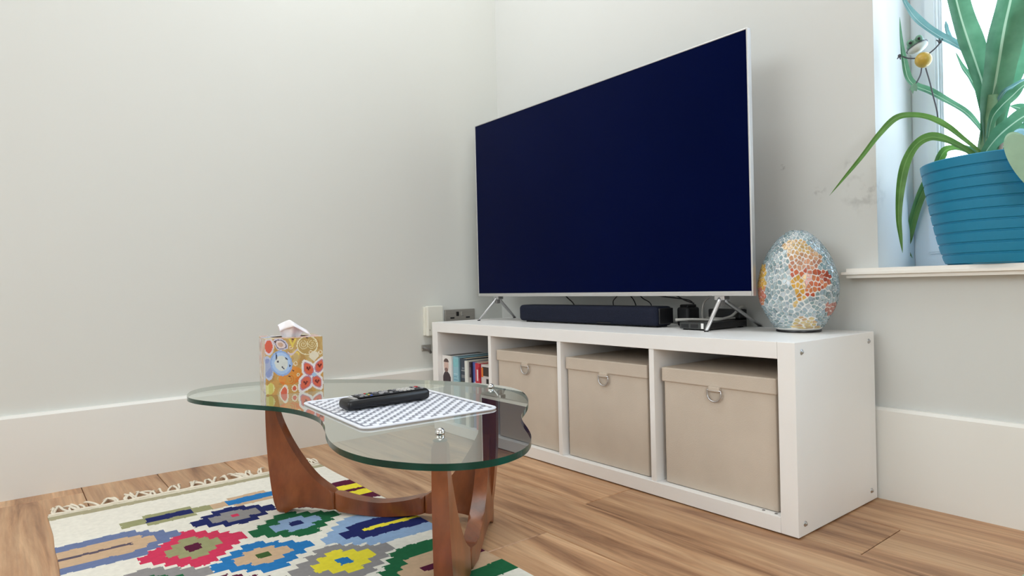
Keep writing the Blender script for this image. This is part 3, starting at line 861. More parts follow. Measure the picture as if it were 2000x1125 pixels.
def card(cn, pf):
    # local frame: x along the front face, y to the back, z up
    nx = pf.normal
    h = cn.z / BW
    if abs(nx.z) > .8: u = cn.x / BW; c = front_paint(230 + 700 * u, 370 + 640 * (1 - cn.y / BW))
    elif nx.y < -.5: u = cn.x / BW; c = front_paint(230 + 700 * u, 370 + 640 * (1 - h))
    elif nx.y > .5: u = 1 - cn.x / BW; c = front_paint(230 + 700 * u, 370 + 640 * (1 - h))
    elif nx.x < 0:
        u = cn.y / BW; c = front_paint(300 + 620 * (u * .9 + .05), 370 + 640 * h)
        if noise.noise(Vector((u * 5, h * 2.2, 9))) > 0: c = (200, 184, 196) if noise.noise(Vector((u * 9, h * 3, 2))) > 0 else (188, 150, 120)
    else: u = cn.y / BW; c = front_paint(930 - 700 * u, 370 + 640 * h)
    return rgb(*c)
bm = bmesh.new()
G = 84
def grid_face(o, a, b, na, nb, skip=None):
    vs = [[bm.verts.new(o + a * (i / na) + b * (k / nb)) for k in range(nb + 1)] for i in range(na + 1)]
    for i in range(na):
        for k in range(nb):
            if skip and skip((i + .5) / na, (k + .5) / nb): continue
            bm.faces.new((vs[i][k], vs[i + 1][k], vs[i + 1][k + 1], vs[i][k + 1]))
X_, Y_, Z_ = Vector((BW, 0, 0)), Vector((0, BW, 0)), Vector((0, 0, BW))
O_ = Vector((0, 0, 0))
grid_face(O_, X_, Z_, G, G); grid_face(O_ + X_, Y_, Z_, 40, 40); grid_face(O_ + X_ + Y_, -X_, Z_, 40, 40); grid_face(O_ + Y_, -Y_, Z_, G, G)
grid_face(O_ + Z_, X_, Y_, 40, 40, skip=lambda u, v: ((u - .5) / .34) ** 2 + ((v - .5) / .2) ** 2 < 1)
grid_face(O_, Y_, X_, 40, 40)
bmesh.ops.remove_doubles(bm, verts=bm.verts[:], dist=.0004)
cb = mk('card_box', bm, m_card, tbx)
set_paint(cb.data, card)
# the tissue pulled through the slot: a folded, open sheet
bm = bmesh.new()
NU, NV = 30, 24
vs = []
def top_edge(u):
    if u < .38: return -.030 + .026 * (u / .38), .030 + .012 * (u / .38)
    f = (u - .38) / .62
    return -.004 + .034 * f, .042 - .024 * f
for i in range(NU + 1):
    u = i / NU; row = []
    tx, tz = top_edge(u)
    for k in range(NV + 1):
        v = k / NV
        bx0 = (u - .5) * .034
        if v < .72:
            f = v / .72; e = f * f * (3 - 2 * f)
            x = bx0 + (tx - bx0) * e; z = -.014 + (tz + .014) * f; yy = .009 * math.sin(u * 9.5) * (.3 + .9 * f * (1 - .4 * f)) - .004 * f
        else:            # the top of the sheet folds over towards the front right
            f = (v - .72) / .28
            x = tx + .010 * f * (.4 + u); z = tz - .013 * f * f - .003 * f; yy = .009 * math.sin(u * 9.5) * .84 - .004 - .015 * f + .004 * f * math.sin(u * 14)
        row.append(bm.verts.new((BW * .50 + x, BW * .42 + yy, BW + z)))
    vs.append(row)
for i in range(NU):
    for k in range(NV): bm.faces.new((vs[i][k], vs[i + 1][k], vs[i + 1][k + 1], vs[i][k + 1]))
tag(mk('tissue', bm, m_tissue, smooth=True), 'white paper tissue sticking out of the swirly tissue box', 'tissue')
ts_ = bpy.data.objects['tissue']; ts_.location = (C0.x, C0.y, GZ1); ts_.rotation_euler = (0, 0, ang)
sm_ = ts_.modifiers.new('thickness', 'SOLIDIFY'); sm_.thickness = .0006

# ------------------------------------------------------------------ placemat and remote
PMX, PMY, PMW, PMD, PMA = 1.085, -1.110, .330, .275, math.radians(-3)
pmt = thing('placemat', 'white and grey basket-weave placemat under the remote on the glass table', 'placemat', (PMX, PMY, GZ1), PMA)
def ribbon(bm, pts, half, th, across):
    rows = []
    for p in pts:
        p = Vector(p); a = Vector(across) * half; t = Vector((0, 0, th))
        rows.append([bm.verts.new(q) for q in (p - a, p + a, p + a + t, p - a + t)])
    for r0, r1 in zip(rows, rows[1:]):
        for k in range(4): bm.faces.new((r0[k], r0[(k + 1) % 4], r1[(k + 1) % 4], r1[k]))
    bm.faces.new(rows[0]); bm.faces.new(list(reversed(rows[-1])))
NX, NY = 24, 20
sx, sy = (PMW - .02) / NX, (PMD - .02) / NY
amp = .0011
wp, wf = bmesh.new(), bmesh.new()
for r in range(NY):
    y_ = -PMD / 2 + .01 + (r + .5) * sy
    pts = [(-PMW / 2 + .006 + (PMW - .012) * i / (NX * 4), y_, .0014 + amp * math.cos(PI * ((PMW - .012) * i / (NX * 4) - .004) / sx + PI * r)) for i in range(NX * 4 + 1)]
    ribbon(wp, pts, sy * .43, .0012, (0, 1, 0))
for c in range(NX):
    x_ = -PMW / 2 + .01 + (c + .5) * sx
    pts = [(x_, -PMD / 2 + .006 + (PMD - .012) * i / (NY * 4), .0014 - amp * math.cos(PI * ((PMD - .012) * i / (NY * 4) - .004 - .5 * sy) / sy + PI * c)) for i in range(NY * 4 + 1)]
    ribbon(wf, pts, sx * .36, .0012, (1, 0, 0))
mk('white_strands', wp, m_mat, pmt, kind='stuff')
mk('grey_strands', wf, m_matgrey, pmt, kind='stuff')
bm = bmesh.new()
cr = .018
path = []
for (cx, cy, a0) in ((PMW / 2 - cr, PMD / 2 - cr, 0), (-PMW / 2 + cr, PMD / 2 - cr, 90), (-PMW / 2 + cr, -PMD / 2 + cr, 180), (PMW / 2 - cr, -PMD / 2 + cr, 270)):
    for k in range(7):
        a = math.radians(a0 + 15 * k); path.append(Vector((cx + cr * math.cos(a), cy + cr * math.sin(a), .0026)))
path.append(path[0])
tube(bm, path, .0042, 8, cap=False, flat=.6)
mk('rim', bm, m_mat, pmt, smooth=True)

rm = thing('remote_control', 'black television remote control lying on the woven placemat', 'remote control', (1.062, -1.122, GZ1 + .0048), math.radians(1.5))
rm.scale = (.94, .94, 1)
bm = bmesh.new(); box(bm, -.0255, .0255, -.100, .100, 0, .0225, bev=.009, seg=4)
for v in bm.verts:
    if v.co.y < -.075: v.co.z *= 1 + .12 * (v.co.y + .075) / .025
mk('casing', bm, m_black, rm, smooth=True, autosmooth=.9)
part('face_plate', rm, m_blackm, -.0205, .0205, -.072, .092, .0222, .0231)
m_endp = pm('light_grey_plastic', rgb(150, 147, 145), .45, var=.05)
bm = bmesh.new(); box(bm, -.019, .019, -.098, -.074, .0120, .0228, bev=.003)
for v in bm.verts: v.co.z -= max(0, (-.084 - v.co.y)) * .42
mk('end_panel', bm, m_endp, rm)
bmats = {k: pm('button_' + k, rgb(*c), .45, var=.04) for k, c in {'red': (190, 40, 48), 'grey': (150, 148, 150), 'dark': (70, 70, 76), 'green': (60, 140, 80), 'yellow': (210, 180, 70), 'blue': (60, 90, 180), 'pale': (200, 196, 190)}.items()}
rows = [(.084, ('red', None, 'grey')), (.072, ('dark', 'grey', 'dark')), (.060, ('pale', 'pale', 'pale')), (.050, ('pale', 'pale', 'pale')), (.040, ('pale', 'pale', 'pale')), (.030, ('grey', 'pale', 'grey')),
        (.018, ('dark', 'dark', 'dark')), (.006, ('grey', None, 'grey')), (-.006, ('dark', 'grey', 'dark')), (-.018, ('grey', None, 'grey')), (-.030, ('dark', 'dark', 'dark')), (-.054, ('grey', 'grey', 'grey')), (-.064, ('grey', 'dark', 'grey'))]
for y_, row in rows:
    for k, c in enumerate(row):
        if c: part('button', rm, bmats[c], -.0165 + .0125 * k, -.0085 + .0125 * k, y_ - .0032, y_ + .0032, .0228, .0252, bev=.0008)
for k, c in enumerate(('red', 'green', 'yellow', 'blue')): part('button', rm, bmats[c], -.0175 + .0095 * k, -.0105 + .0095 * k, -.0445, -.040, .0228, .0248, bev=.0006)
bm = bmesh.new(); ring_pts = [Vector((.009 * math.cos(2 * PI * k / 20) , .0 + .009 * math.sin(2 * PI * k / 20) - .006, .0236)) for k in range(21)]
tube(bm, ring_pts, .0016, 6, cap=False); mk('navigation_ring', bm, bmats['grey'], rm, smooth=True)

# ------------------------------------------------------------------ rug
RX0, RX1, RY0, RY1, RT = .262, 1.78, -1.655, -.955, .0035
rug = thing('rug', 'cream kilim rug with colourful stepped diamonds and a fringe, under the coffee table', 'rug', (0, 0, 0))
CREAM = (240, 235, 223)
RC = dict(pink=(216, 60, 96), olive=(160, 160, 118), maroon=(92, 28, 58), blue=(44, 124, 190), tan=(210, 178, 146), green=(34, 104, 66), lblue=(150, 178, 214), navy=(34, 42, 100), grey=(150, 146, 146), yellow=(246, 230, 66), slate=(112, 126, 166), dgrey=(96, 86, 100), leaf=(66, 96, 50))
def dia(u, v, uc, vc, hu, hv, ext=0):
    """stepped diamond; ext=-1/+1 lengthens it to the left/right edge"""
    du, dvv = abs(u - uc), v - vc
    if ext < 0 and dvv < 0: dvv = 0
    if ext > 0 and dvv > 0: dvv = 0
    st_ = max(.0, math.floor(du / .0225))
    return du < hu and abs(dvv) <= hv * (1 - (st_ * .0225) / hu) + .001
PAT = [  # (uc, vc, ext, [(hu, hv, colour)...])
 (.528, .235, 0, [(.118, .104, 'pink'), (.066, .054, 'olive'), (.0205, .014, 'maroon')]),
 (.677, .338, 0, [(.090, .100, 'blue'), (.050, .055, 'tan'), (.015, .012, 'leaf')]),
 (.537, .456, 0, [(.090, .104, 'green'), (.046, .056, 'lblue'), (.015, .014, 'navy')]),
 (.382, .360, 0, [(.075, .096, 'navy'), (.040, .055, 'grey'), (.010, .008, 'pink')]),
 (.273, .235, 0, [(.046, .104, 'olive'), (.020, .050, 'navy')]),
 (.273, .430, 0, [(.044, .098, 'tan'), (.022, .060, 'blue')]),
 (.410, .125, -1, [(.092, .104, 'slate'), (.052, .056, 'tan'), (.0065, .010, 'dgrey')]),
 (.812, .455, 0, [(.095, .106, 'grey'), (.062, .062, 'yellow'), (.018, .013, 'blue')]),
 (.690, .565, 1, [(.100, .104, 'lblue'), (.050, .058, 'navy'), (.0085, .008, 'yellow')]),
 (.957, .565, 1, [(.120, .104, 'green'), (.066, .056, 'tan'), (.012, .010, 'maroon')]),
 (.392, .580, 1, [(.098, .104, 'maroon'), (.052, .056, 'yellow'), (.010, .06, 'maroon')]),
 (.676, .130, 0, [(.100, .104, 'grey'), (.055, .056, 'green'), (.015, .012, 'pink')]),
 (.828, .235, 0, [(.110, .104, 'maroon'), (.060, .056, 'blue'), (.015, .012, 'yellow')]),
 (.960, .338, 0, [(.100, .104, 'navy'), (.055, .056, 'tan'), (.015, .012, 'pink')]),
 (.980, .125, -1, [(.095, .104, 'blue'), (.052, .056, 'tan'), (.0065, .010, 'maroon')]),
 (1.11, .235, 0, [(.110, .104, 'pink'), (.060, .056, 'tan'), (.015, .012, 'green')]),
 (1.11, .455, 0, [(.110, .104, 'slate'), (.060, .056, 'yellow'), (.015, .012, 'maroon')]),
 (1.27, .338, 0, [(.110, .104, 'green'), (.060, .056, 'lblue'), (.015, .012, 'navy')]),
]
def rug_col(c, _p):
    u = c.x - .2; v = c.y - RY0
    u += .004 * noise.noise(Vector((c.x * 55, c.y * 55, 0))) + .008 * noise.noise(Vector((c.x * 7, c.y * 7, 5)))
    v += .0035 * noise.noise(Vector((c.x * 60, c.y * 60, 8)))
    col = CREAM
    if u < .078: col = (226, 218, 200)
    elif u < .108: col = (176, 168, 138)
    for uc, vc, ext, lay in PAT:
        for hu, hv, cn in lay:
            if abs(u - uc) < hu and dia(u, v, uc, vc, hu, hv, ext): col = RC[cn]
    return rgb(*col)
bm = bmesh.new()
st = .0034
nx_, ny_ = int((RX1 - RX0) / st), int((RY1 - RY0) / st)
vg = []
for i in range(nx_ + 1):
    x = RX0 + (RX1 - RX0) * i / nx_
    row = []
    for k in range(ny_ + 1):
        y_ = RY0 + (RY1 - RY0) * k / ny_
        e = min(k, ny_ - k); w_ = .004 * noise.noise(Vector((x * 6, 1 if k < ny_ / 2 else 2, 0))) * max(0, 1 - e / 12)
        xx = x + (.006 * noise.noise(Vector((y_ * 5, 3, 0))) if i == 0 else 0)
        row.append(bm.verts.new((xx, y_ + w_, RT + .0006 * noise.noise(Vector((x * 9, y_ * 9, 1))))))
    vg.append(row)
for i in range(nx_):
    for k in range(ny_): bm.faces.new((vg[i][k], vg[i + 1][k], vg[i + 1][k + 1], vg[i][k + 1]))
# turned-down selvedges
def skirt_row(vs_):
    lo = [bm.verts.new((v.co.x, v.co.y, .0004)) for v in vs_]
    for i in range(len(vs_) - 1): bm.faces.new((vs_[i], vs_[i + 1], lo[i + 1], lo[i]))
skirt_row(vg[0]); skirt_row(vg[-1]); skirt_row([r[0] for r in vg]); skirt_row([r[-1] for r in vg])
ro = mk('woven_field', bm, paint_mat('dyed_wool', 0.95, bump=0.35, weave=190), rug)
set_paint(ro.data, rug_col)
fr_ = random.Random(11)
TV_ = [0.007, 0.044, 0.06, 0.071, 0.114, 0.145, 0.176, 0.193, 0.233, 0.263, 0.299, 0.329, 0.366, 0.385, 0.42, 0.464, 0.48, 0.499, 0.518, 0.675, 0.694]
for v_ in TV_:
    bm = bmesh.new()
    for s_ in range(fr_.choice((2, 3))):
        a = Vector((RX0 + .004, RY0 + v_ + fr_.uniform(-.006, .006), .004))
        L_ = fr_.uniform(.045, .075); sw = fr_.uniform(-.035, .03)
        pts = [a, a + Vector((-L_ * .35, sw * .25 + fr_.uniform(-.006, .006), .003)), a + Vector((-L_ * .7, sw * .7, .002 + fr_.uniform(0, .006))), a + Vector((-L_, sw + fr_.uniform(-.012, .012), -.001))]
        tube(bm, catmull(pts, 4), [.0030] * 8 + [.0027] * 4 + [.0018], 6)
    mk('tassel', bm, m_fringe, rug, smooth=True)
bm = bmesh.new()
tube(bm, [(RX0 + .002, RY0 + .7 * i / 40, .004 + .001 * math.sin(i * 1.7)) for i in range(41)], .004, 8); mk('knotted_edge', bm, m_fringe, rug, smooth=True)

# ------------------------------------------------------------------ wall fittings by the corner
wb = thing('wall_box', 'ivory plastic junction box on the left wall above the shelf unit corner', 'junction box', (0, 0, 0))
mk('back_box', bx(.0002, .012, -.405, -.322, .362, .478, bev=.002), m_cream, wb)
mk('cover', bx(.011, .030, -.400, -.325, .360, .481, bev=.004), m_cream, wb)
mk('indicator', bx(.0298, .0308, -.392, -.389, .383, .387), m_grey, wb)
sk = thing('wall_socket', 'brushed steel double wall socket just above the shelf unit top', 'socket', (0, 0, 0))
mk('plate', bx(.0002, .009, -.303, -.153, .378, .462, bev=.002), m_steel, sk)
for a in (-.243, -.220): mk('switch', bx(.008, .013, a - .006, a + .006, .434, .452, bev=.0015), m_black if a < -.23 else m_steel, sk)
for a in (-.268, -.190): mk('pin_hole', bx(.0085, .0094, a - .010, a + .010, .424, .430), m_black, sk)
cb_ = thing('cable_clip', 'small grey metal cable clip on the left wall below the junction box', 'clip', (0, 0, 0))
mk('clip_plate', bx(.0002, .006, -.415, -.372, .300, .325, bev=.002), m_steel, cb_)
bm = bmesh.new(); tube(bm, [(.008, -.412, .316), (.016, -.405, .312), (.018, -.39, .306), (.010, -.377, .292)], .0055, 8); mk('clip_hook', bm, m_grey, cb_, smooth=True)

# ------------------------------------------------------------------ potted plant on the sill
PX, PY, PZ = (1.8162, 0.065, 0.5792)
pp = thing('potted_plant', 'long-leaved green houseplant in a ribbed teal pot on the window sill', 'potted plant', (PX, PY, PZ))
bm = bmesh.new()
H_ = .236
r0, r1 = .116, .166
prof = [(0, 0), (r0 - .004, 0), (r0, .003)]
NR = 10
def pr_(f): return r0 + (r1 - r0) * (f ** .72)
for i in range(NR):
    f0, f1 = (i + .15) / NR, (i + .93) / NR
    prof += [(pr_(f0) + .0006, H_ * f0), (pr_((f0 + f1) / 2) + .0010, H_ * (f0 + f1) / 2), (pr_(f1) + .0006, H_ * f1)]
    if i < NR - 1: prof += [(pr_((i + .965) / NR) - .0016, H_ * (i + .965) / NR), (pr_((i + 1.08) / NR) - .0014, H_ * (i + 1.08) / NR)]
prof += [(r1 + .0005, H_ - .001), (r1 - .002, H_ + .001), (r1 - .005, H_ - .002), (r1 - .012, H_ - .05), (r1 - .020, H_ - .06)]
lathe(bm, prof, 72)
mk('pot', bm, m_pot, pp, smooth=True, autosmooth=.5)
bm = bmesh.new(); lathe(bm, [(r1 - .014, H_ - .045), (.07, H_ - .036), (0, H_ - .034)], 40); mk('soil', bm, m_soil, pp, smooth=True)
def leaf_mat(name, c1, c2, mid):
    m = bpy.data.materials.new(name); m.use_nodes = True
    t = NT(m); p = t.t.nodes['Principled BSDF']; out = t.t.nodes['Material Output']
    a = t.n('ShaderNodeAttribute'); a.attribute_name = 'paint'
    tc = t.n('ShaderNodeTexCoord'); nz = t.n('ShaderNodeTexNoise'); nz.inputs['Scale'].default_value = 22; nz.inputs['Detail'].default_value = 3
    t.l(tc.outputs['Object'], nz.inputs['Vector'])
    r = t.n('ShaderNodeValToRGB'); r.color_ramp.elements[0].color = c1; r.color_ramp.elements[1].color = c2
    r.color_ramp.elements[0].position = .3; r.color_ramp.elements[1].position = .7
    t.l(nz.outputs['Fac'], r.inputs['Fac'])
    mx = t.n('ShaderNodeMixRGB'); t.l(a.outputs['Fac'], mx.inputs['Fac']); t.l(r.outputs['Color'], mx.inputs['Color1']); mx.inputs['Color2'].default_value = mid
    t.l(mx.outputs['Color'], p.inputs['Base Color'])
    p.inputs['Roughness'].default_value = .38
    tr = t.n('ShaderNodeBsdfTranslucent'); t.l(mx.outputs['Color'], tr.inputs['Color'])
    ms = t.n('ShaderNodeMixShader'); ms.inputs['Fac'].default_value = .38
    t.l(p.outputs[0], ms.inputs[1]); t.l(tr.outputs[0], ms.inputs[2]); t.l(ms.outputs[0], out.inputs['Surface'])
    return m
LM = {'dark': leaf_mat('leaf_dark_green', rgb(70, 122, 90), rgb(98, 152, 118), rgb(190, 218, 190)),
      'bright': leaf_mat('leaf_bright_green', rgb(70, 112, 44), rgb(98, 142, 66), rgb(120, 160, 88)),
      'blue': leaf_mat('leaf_blue_green', rgb(92, 140, 140), rgb(128, 172, 172), rgb(190, 215, 215))}
LEAVES = [
('dark', 0.052, [(1.7906, 0.05, 0.8334), (1.7881, 0.05, 0.9162), (1.7828, 0.045, 0.9874), (1.7732, 0.04, 1.0362), (1.7601, 0.03, 1.0972), (1.748, 0.02, 1.1581), (1.737, 0.01, 1.2307), (1.7291, 0.0, 1.3023), (1.7262, -0.01, 1.3714)]),
('dark', 0.066, [(1.7819, 0.06, 0.8241), (1.7905, 0.055, 0.9047), (1.8029, 0.05, 0.9831), (1.8149, 0.045, 1.0486), (1.8267, 0.04, 1.113), (1.8422, 0.03, 1.1734), (1.8558, 0.02, 1.2441), (1.8689, 0.0, 1.3207)]),
('dark', 0.062, [(1.7821, 0.075, 0.8376), (1.7952, 0.08, 0.9309), (1.813, 0.08, 1.0092), (1.8351, 0.08, 1.0788), (1.8585, 0.08, 1.1404), (1.886, 0.07, 1.2015), (1.9131, 0.05, 1.2733)]),
('blue', 0.02, [(1.7833, 0.07, 0.944), (1.7641, 0.08, 1.0345), (1.7424, 0.08, 1.0844), (1.715, 0.075, 1.1162), (1.6879, 0.07, 1.141), (1.6619, 0.06, 1.1697), (1.6433, 0.05, 1.1963), (1.6296, 0.045, 1.224), (1.6196, 0.045, 1.2492), (1.6143, 0.045, 1.2768)]),
('dark', 0.018, [(1.7662, 0.1, 0.8893), (1.7524, 0.1, 0.9166), (1.729, 0.1, 0.9513), (1.6935, 0.095, 0.985), (1.6585, 0.085, 1.016), (1.6337, 0.075, 1.0334), (1.6191, 0.065, 1.0561), (1.6124, 0.06, 1.1008), (1.6065, 0.06, 1.1582), (1.604, 0.06, 1.2134)]),
('bright', 0.0145, [(1.7868, 0.02, 0.8249), (1.7719, 0.015, 0.8445), (1.7503, 0.005, 0.8709), (1.7233, -0.005, 0.9023), (1.6903, -0.015, 0.9283), (1.6578, -0.03, 0.9394), (1.6294, -0.05, 0.9342), (1.5987, -0.07, 0.8972), (1.5648, -0.09, 0.8452), (1.5257, -0.1, 0.7976), (1.4959, -0.105, 0.7629)]),
('bright', 0.02, [(1.78, 0.03, 0.8119), (1.7653, 0.02, 0.8322), (1.7435, 0.01, 0.8539), (1.7192, -0.01, 0.8727), (1.6944, -0.03, 0.8798), (1.6721, -0.05, 0.8625), (1.6567, -0.07, 0.8197), (1.6483, -0.08, 0.7601), (1.6456, -0.085, 0.694), (1.6491, -0.085, 0.6457), (1.6527, -0.085, 0.6108)]),
('dark', 0.012, [(1.7831, 0.04, 0.8101), (1.7677, 0.04, 0.8363), (1.7499, 0.04, 0.8514), (1.7315, 0.04, 0.8596), (1.7212, 0.04, 0.8627)]),
('bright', 0.024, [(1.7176, 0.19, 0.8615), (1.6854, 0.195, 0.8808), (1.6588, 0.2, 0.8836), (1.643, 0.205, 0.8695), (1.6289, 0.21, 0.8386), (1.6091, 0.21, 0.8074), (1.5918, 0.205, 0.7682), (1.5746, 0.205, 0.7147), (1.5623, 0.205, 0.66), (1.5592, 0.205, 0.6323), (1.57, 0.205, 0.6052)]),
('dark', 0.012, [(1.7648, 0.12, 0.9437), (1.7495, 0.13, 0.9921), (1.7345, 0.13, 1.0333), (1.7169, 0.13, 1.0695), (1.7025, 0.13, 1.1104)]),
('blue', 0.01, [(1.7956, 0.06, 0.9337), (1.816, 0.05, 0.9658), (1.8392, 0.04, 0.9743), (1.8644, 0.03, 0.9806), (1.8974, 0.02, 0.981)]),
('dark', 0.022, [(1.7926, 0.03, 0.8658), (1.8036, 0.02, 0.9062), (1.8251, 0.0, 0.9258), (1.8513, -0.02, 0.9408), (1.8782, -0.04, 0.9546), (1.9138, -0.06, 0.9564)]),
('dark', 0.034, [(1.7771, 0.03, 0.8159), (1.7994, 0.01, 0.8413), (1.8238, -0.01, 0.8615), (1.8509, -0.03, 0.8767), (1.8803, -0.05, 0.8881), (1.9148, -0.07, 0.8899), (1.9505, -0.09, 0.8756)]),
('dark', 0.036, [(1.7884, 0.1, 0.8392), (1.8232, 0.12, 0.877), (1.845, 0.13, 0.894), (1.8472, 0.13, 0.9148), (1.8315, 0.13, 0.9397), (1.8094, 0.13, 0.9508)]),
('blue', 0.01, [(1.7328, 0.085, 1.0932), (1.7121, 0.085, 1.1217), (1.7007, 0.085, 1.1477), (1.6978, 0.085, 1.1662), (1.6969, 0.085, 1.1789)])]
camp = Vector((2.26, -1.73, .556))
for (mat, wid, pts) in LEAVES:
    P = catmull(pts, 6); n = len(P)
    bm = bmesh.new(); lay = bm.loops.layers.float_color.new('paint')
    rows = []
    for i in range(n):
        s_ = i / (n - 1)
        d = (P[min(i + 1, n - 1)] - P[max(i - 1, 0)]).normalized()
        side = d.cross(Vector((.55, -.75, .25))).normalized()   # blades lie facing the room
        nn = side.cross(d).normalized()
        w = wid * (min(1, .45 + 1.6 * s_) if s_ < .35 else 1.0) * (1 if s_ < .6 else max(.03, 1 - ((s_ - .6) / .4) ** 1.6))
        w *= 1 + .06 * math.sin(s_ * 23 + wid * 900)
        row = []
        for q in (-1, -.5, -.08, .08, .5, 1):
            row.append(bm.verts.new(P[i] + side * (w * .5 * q) + nn * (w * .22 * (abs(q) ** 1.3 - .3))))
        rows.append(row)
    for i in range(n - 1):
        for k in range(5):
            f = bm.faces.new((rows[i][k], rows[i + 1][k], rows[i + 1][k + 1], rows[i][k + 1]))
            for l in f.loops: l[lay] = (.75, .75, .75, 1) if k == 2 else (0, 0, 0, 1)
    o = mk('leaf', bm, LM[mat], pp, smooth=True)
    o.location = (-PX, -PY, -PZ)
m_trunk = pm('leafy_trunk', rgb(104, 140, 104), .6, var=.25, scale=25, bump=.5, bscale=40)
m_bark = pm('dry_bark', rgb(150, 138, 124), .85, var=.2, scale=30, bump=.5, bscale=60)
def trunk(nm, pts, rs, mat):
    bm = bmesh.new(); P = catmull(pts, 5); n = len(P)
    rr = [rs[0] + (rs[1] - rs[0]) * i / (n - 1) for i in range(n)]
    tube(bm, P, rr, 14); o = mk(nm, bm, mat, pp, smooth=True); o.location = (-PX, -PY, -PZ)
trunk('trunk', [(1.7775, 0.06, 0.8011), (1.7801, 0.06, 0.8363), (1.7848, 0.06, 0.8805), (1.7895, 0.06, 0.9233), (1.7955, 0.055, 0.9682)], (.021, .012), m_trunk)
trunk('stub', [(1.7894, 0.09, 0.8021), (1.7918, 0.09, 0.8256), (1.7963, 0.09, 0.8606), (1.8, 0.09, 0.9051)], (.011, .009), m_bark)
trunk('twig', [(1.7913, 0.085, 0.8383), (1.8005, 0.08, 0.8385), (1.8164, 0.07, 0.8357), (1.8414, 0.06, 0.8325)], (.0028, .0018), m_bark)

# wire frog ornament clinging to the leaves
FB = Vector((1.6553, 0.06, 1.0897))
fg = thing('frog_ornament', 'little wire frog ornament with yellow ball body clinging to the plant leaves', 'ornament', FB)
m_ball = pm('painted_yellow_ball', rgb(190, 158, 66), .35, var=.1, scale=60)
m_fgreen = pm('painted_frog_green', rgb(96, 140, 116), .4, var=.15, scale=60)
m_fwhite = pm('painted_frog_white', rgb(206, 214, 212), .4, var=.08, scale=60)
m_wire = pm('dark_wire', rgb(84, 84, 92), .5, var=.1, metal=.4)
def FP(p): return Vector(p) - FB
bm = bmesh.new(); ball(bm, (0, 0, 0), .0188, 24, 16); mk('belly', bm, m_ball, fg, smooth=True)
hc = FP((1.6419, 0.06, 1.1267))
tilt = Matrix.Rotation(math.radians(-26), 3, (FB - camp).normalized())
bm = bmesh.new(); ball(bm, hc + tilt @ Vector((0, 0, .0065)), .0205, 20, 12, (1, 1, .62), tilt); hd = mk('head', bm, m_fgreen, fg, smooth=True)
bm = bmesh.new(); ball(bm, hc - tilt @ Vector((0, 0, .004)), .0235, 20, 12, (1, 1, .46), tilt); mk('jaw', bm, m_fwhite, fg, smooth=True)
bm = bmesh.new(); tube(bm, [hc + tilt @ Vector((.0245 * math.cos(a), .0245 * math.sin(a), -.0003)) for a in [i * 2 * PI / 24 for i in range(25)]], .0011, 6, cap=False); mk('mouth_line', bm, m_wire, fg, smooth=True)
for p in [(1.6335, 0.042, 1.1343), (1.6522, 0.044, 1.1402)]:
    bm = bmesh.new(); ball(bm, FP(p), .0085, 14, 10); e_ = mk('eye', bm, m_fgreen, fg, smooth=True)
    bm = bmesh.new(); q = FP(p) + (camp - Vector(p)).normalized() * .0062; ball(bm, q, .0038, 10, 8); mk('pupil', bm, m_black, e_, smooth=True)
for nm, pts in [('arm', [(1.6402, 0.06, 1.0979), (1.623, 0.06, 1.1029), (1.6114, 0.06, 1.1102), (1.6021, 0.06, 1.1155)]), ('arm', [(1.6673, 0.06, 1.1013), (1.6798, 0.063, 1.1107), (1.6889, 0.066, 1.1211), (1.6949, 0.068, 1.1296)]), ('leg', [(1.651, 0.06, 1.0707), (1.6485, 0.06, 1.0562), (1.6414, 0.06, 1.0416), (1.6332, 0.06, 1.0309)]), ('leg', [(1.66, 0.06, 1.0682), (1.6666, 0.065, 1.0333), (1.671, 0.07, 1.0015), (1.6765, 0.075, 0.967), (1.6777, 0.08, 0.9422)])]:
    bm = bmesh.new(); tube(bm, catmull([FP(p) for p in pts], 4), .0017, 8); mk(nm, bm, m_wire, fg, smooth=True)
for hp in [(1.6032, 0.057, 1.1146), (1.6903, 0.065, 1.1241)]:
    bm = bmesh.new()
    c = FP(hp)
    ball(bm, c, .0042, 10, 8)
    hnd = mk('hand', bm, m_wire, fg, smooth=True)
    for a in (-.9, 0, .9):
        bm = bmesh.new(); dq = Vector((.62 * math.sin(a) - .2, .5 * math.sin(a), math.cos(a))).normalized(); dq = -dq if hp[0] < FB.x else dq
        tube(bm, [c, c + dq * .010], [.0022, .0012], 6); mk('finger', bm, m_wire, hnd)
bm = bmesh.new()
ft = [FP(p) for p in [(1.6368, 0.06, 1.0389), (1.6412, 0.06, 1.0289), (1.6398, 0.06, 1.0165), (1.633, 0.06, 1.0195), (1.6305, 0.06, 1.0111), (1.6261, 0.06, 1.0225), (1.6226, 0.06, 1.0247), (1.6275, 0.06, 1.035)]]
cen = sum(ft, Vector()) / len(ft)
tv0 = (camp - FB).normalized() * .0025
A = [bm.verts.new(p + tv0) for p in ft]; B = [bm.verts.new(p - tv0) for p in ft]
bm.faces.new(A); bm.faces.new(list(reversed(B)))
for i in range(len(ft)): bm.faces.new((A[i], A[(i + 1) % len(ft)], B[(i + 1) % len(ft)], B[i]))
mk('webbed_foot', bm, m_fgreen, fg)

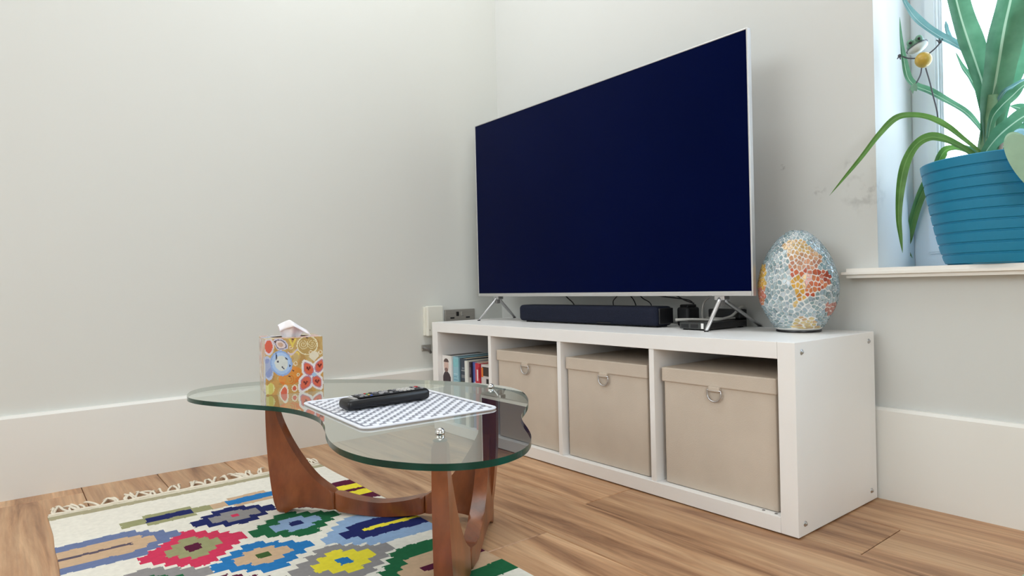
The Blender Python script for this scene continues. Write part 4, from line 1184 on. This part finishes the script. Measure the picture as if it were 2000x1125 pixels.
# spotted ornament leaning on the pot rim
OA, OB = Vector((1.8719, -0.13, 0.8388)), Vector((1.9204, -0.11, 0.7138))
og = thing('leaf_ornament', 'pale green paddle-shaped ornament with spotted blue edge leaning on the teal pot', 'ornament', OB)
m_og = pm('pale_green_glaze', rgb(150, 184, 158), .25, var=.08, scale=30)
m_ob = pm('pale_blue_glaze', rgb(150, 206, 232), .25, var=.08, scale=40)
axis = (OA - OB); LL = axis.length; axis.normalize()
vw = (camp - OA).normalized(); sd = axis.cross(vw).normalized(); vw = sd.cross(axis)
fr2 = lambda s, t, w: axis * s + sd * w + vw * t
def paddle(sc, t0, t1, off, nm, mat, bev):
    bm = bmesh.new()
    n = 40; pts = []
    for k in range(n):
        a = 2 * PI * k / n
        s = LL * .5 + LL * .52 * math.cos(a) * sc; w = .024 * sc * math.sin(a) * (1.0 + .15 * math.cos(a)) + off
        pts.append((s, w))
    A = [bm.verts.new(fr2(s, t0, w)) for s, w in pts]; B = [bm.verts.new(fr2(s, t1, w)) for s, w in pts]
    fa = bm.faces.new(A); fb = bm.faces.new(list(reversed(B)))
    for k in range(n): bm.faces.new((A[(k + 1) % n], A[k], B[k], B[(k + 1) % n]))
    bmesh.ops.bevel(bm, geom=list(fa.edges) + list(fb.edges), offset=bev, segments=3, affect='EDGES')
    return mk(nm, bm, mat, og, smooth=True, autosmooth=.8)
paddle(1.0, -.004, .010, 0, 'front_shell', m_og, .004)
paddle(1.02, -.016, -.004, .013, 'blue_edge', m_ob, .004)
for k in range(12):
    f = .2 + .06 * k
    a = math.acos(max(-1, min(1, (f - .5) / .52)))
    for q in (.0, 1):
        bm = bmesh.new(); ball(bm, fr2(LL * (f + .02 * q), -.0035, .013 + (1 if .013 > 0 else -1) * (.024 * math.sin(a) - .004 - .006 * q)), .0019, 8, 6); mk('spot', bm, m_blackm, og, smooth=True)

oc = (OA + OB) / 2
dr = Vector((oc.x - PX, oc.y - PY, 0)).normalized()
rim_ = Vector((PX, PY, PZ + .236))
bm = bmesh.new()
tube(bm, catmull([oc - OB + vw * -.006 + Vector((0, 0, .012)), rim_ + dr * .172 + Vector((0, 0, .006)) - OB, rim_ + dr * .158 + Vector((0, 0, .006)) - OB, rim_ + dr * .146 + Vector((0, 0, -.045)) - OB], 5), .0022, 8)
mk('wire_hook', bm, m_wire, og, smooth=True)

# the edge of a mint cushion on the floor, right of the shelf unit
mc_ = Vector((2.16, -0.5, 0))
cu = thing('floor_cushion', 'mint green floor cushion whose edge peeks in at the bottom right corner', 'cushion', (mc_.x, mc_.y, 0))
m_mint = pm('mint_fabric', rgb(146, 196, 168), .85, var=.06, scale=20, bump=.3, bscale=300)
bm = bmesh.new()
lathe(bm, [(0, 0), (.17, 0), (.20, .012), (.215, .045), (.20, .08), (.15, .105), (.06, .116), (0, .117)], 40); mk('cushion_pad', bm, m_mint, cu, smooth=True)
bm = bmesh.new(); tube(bm, [Vector((.2165 * math.cos(2 * PI * k / 40), .2165 * math.sin(2 * PI * k / 40), .045)) for k in range(41)], .004, 6, cap=False); mk('piping', bm, m_mint, cu, smooth=True)
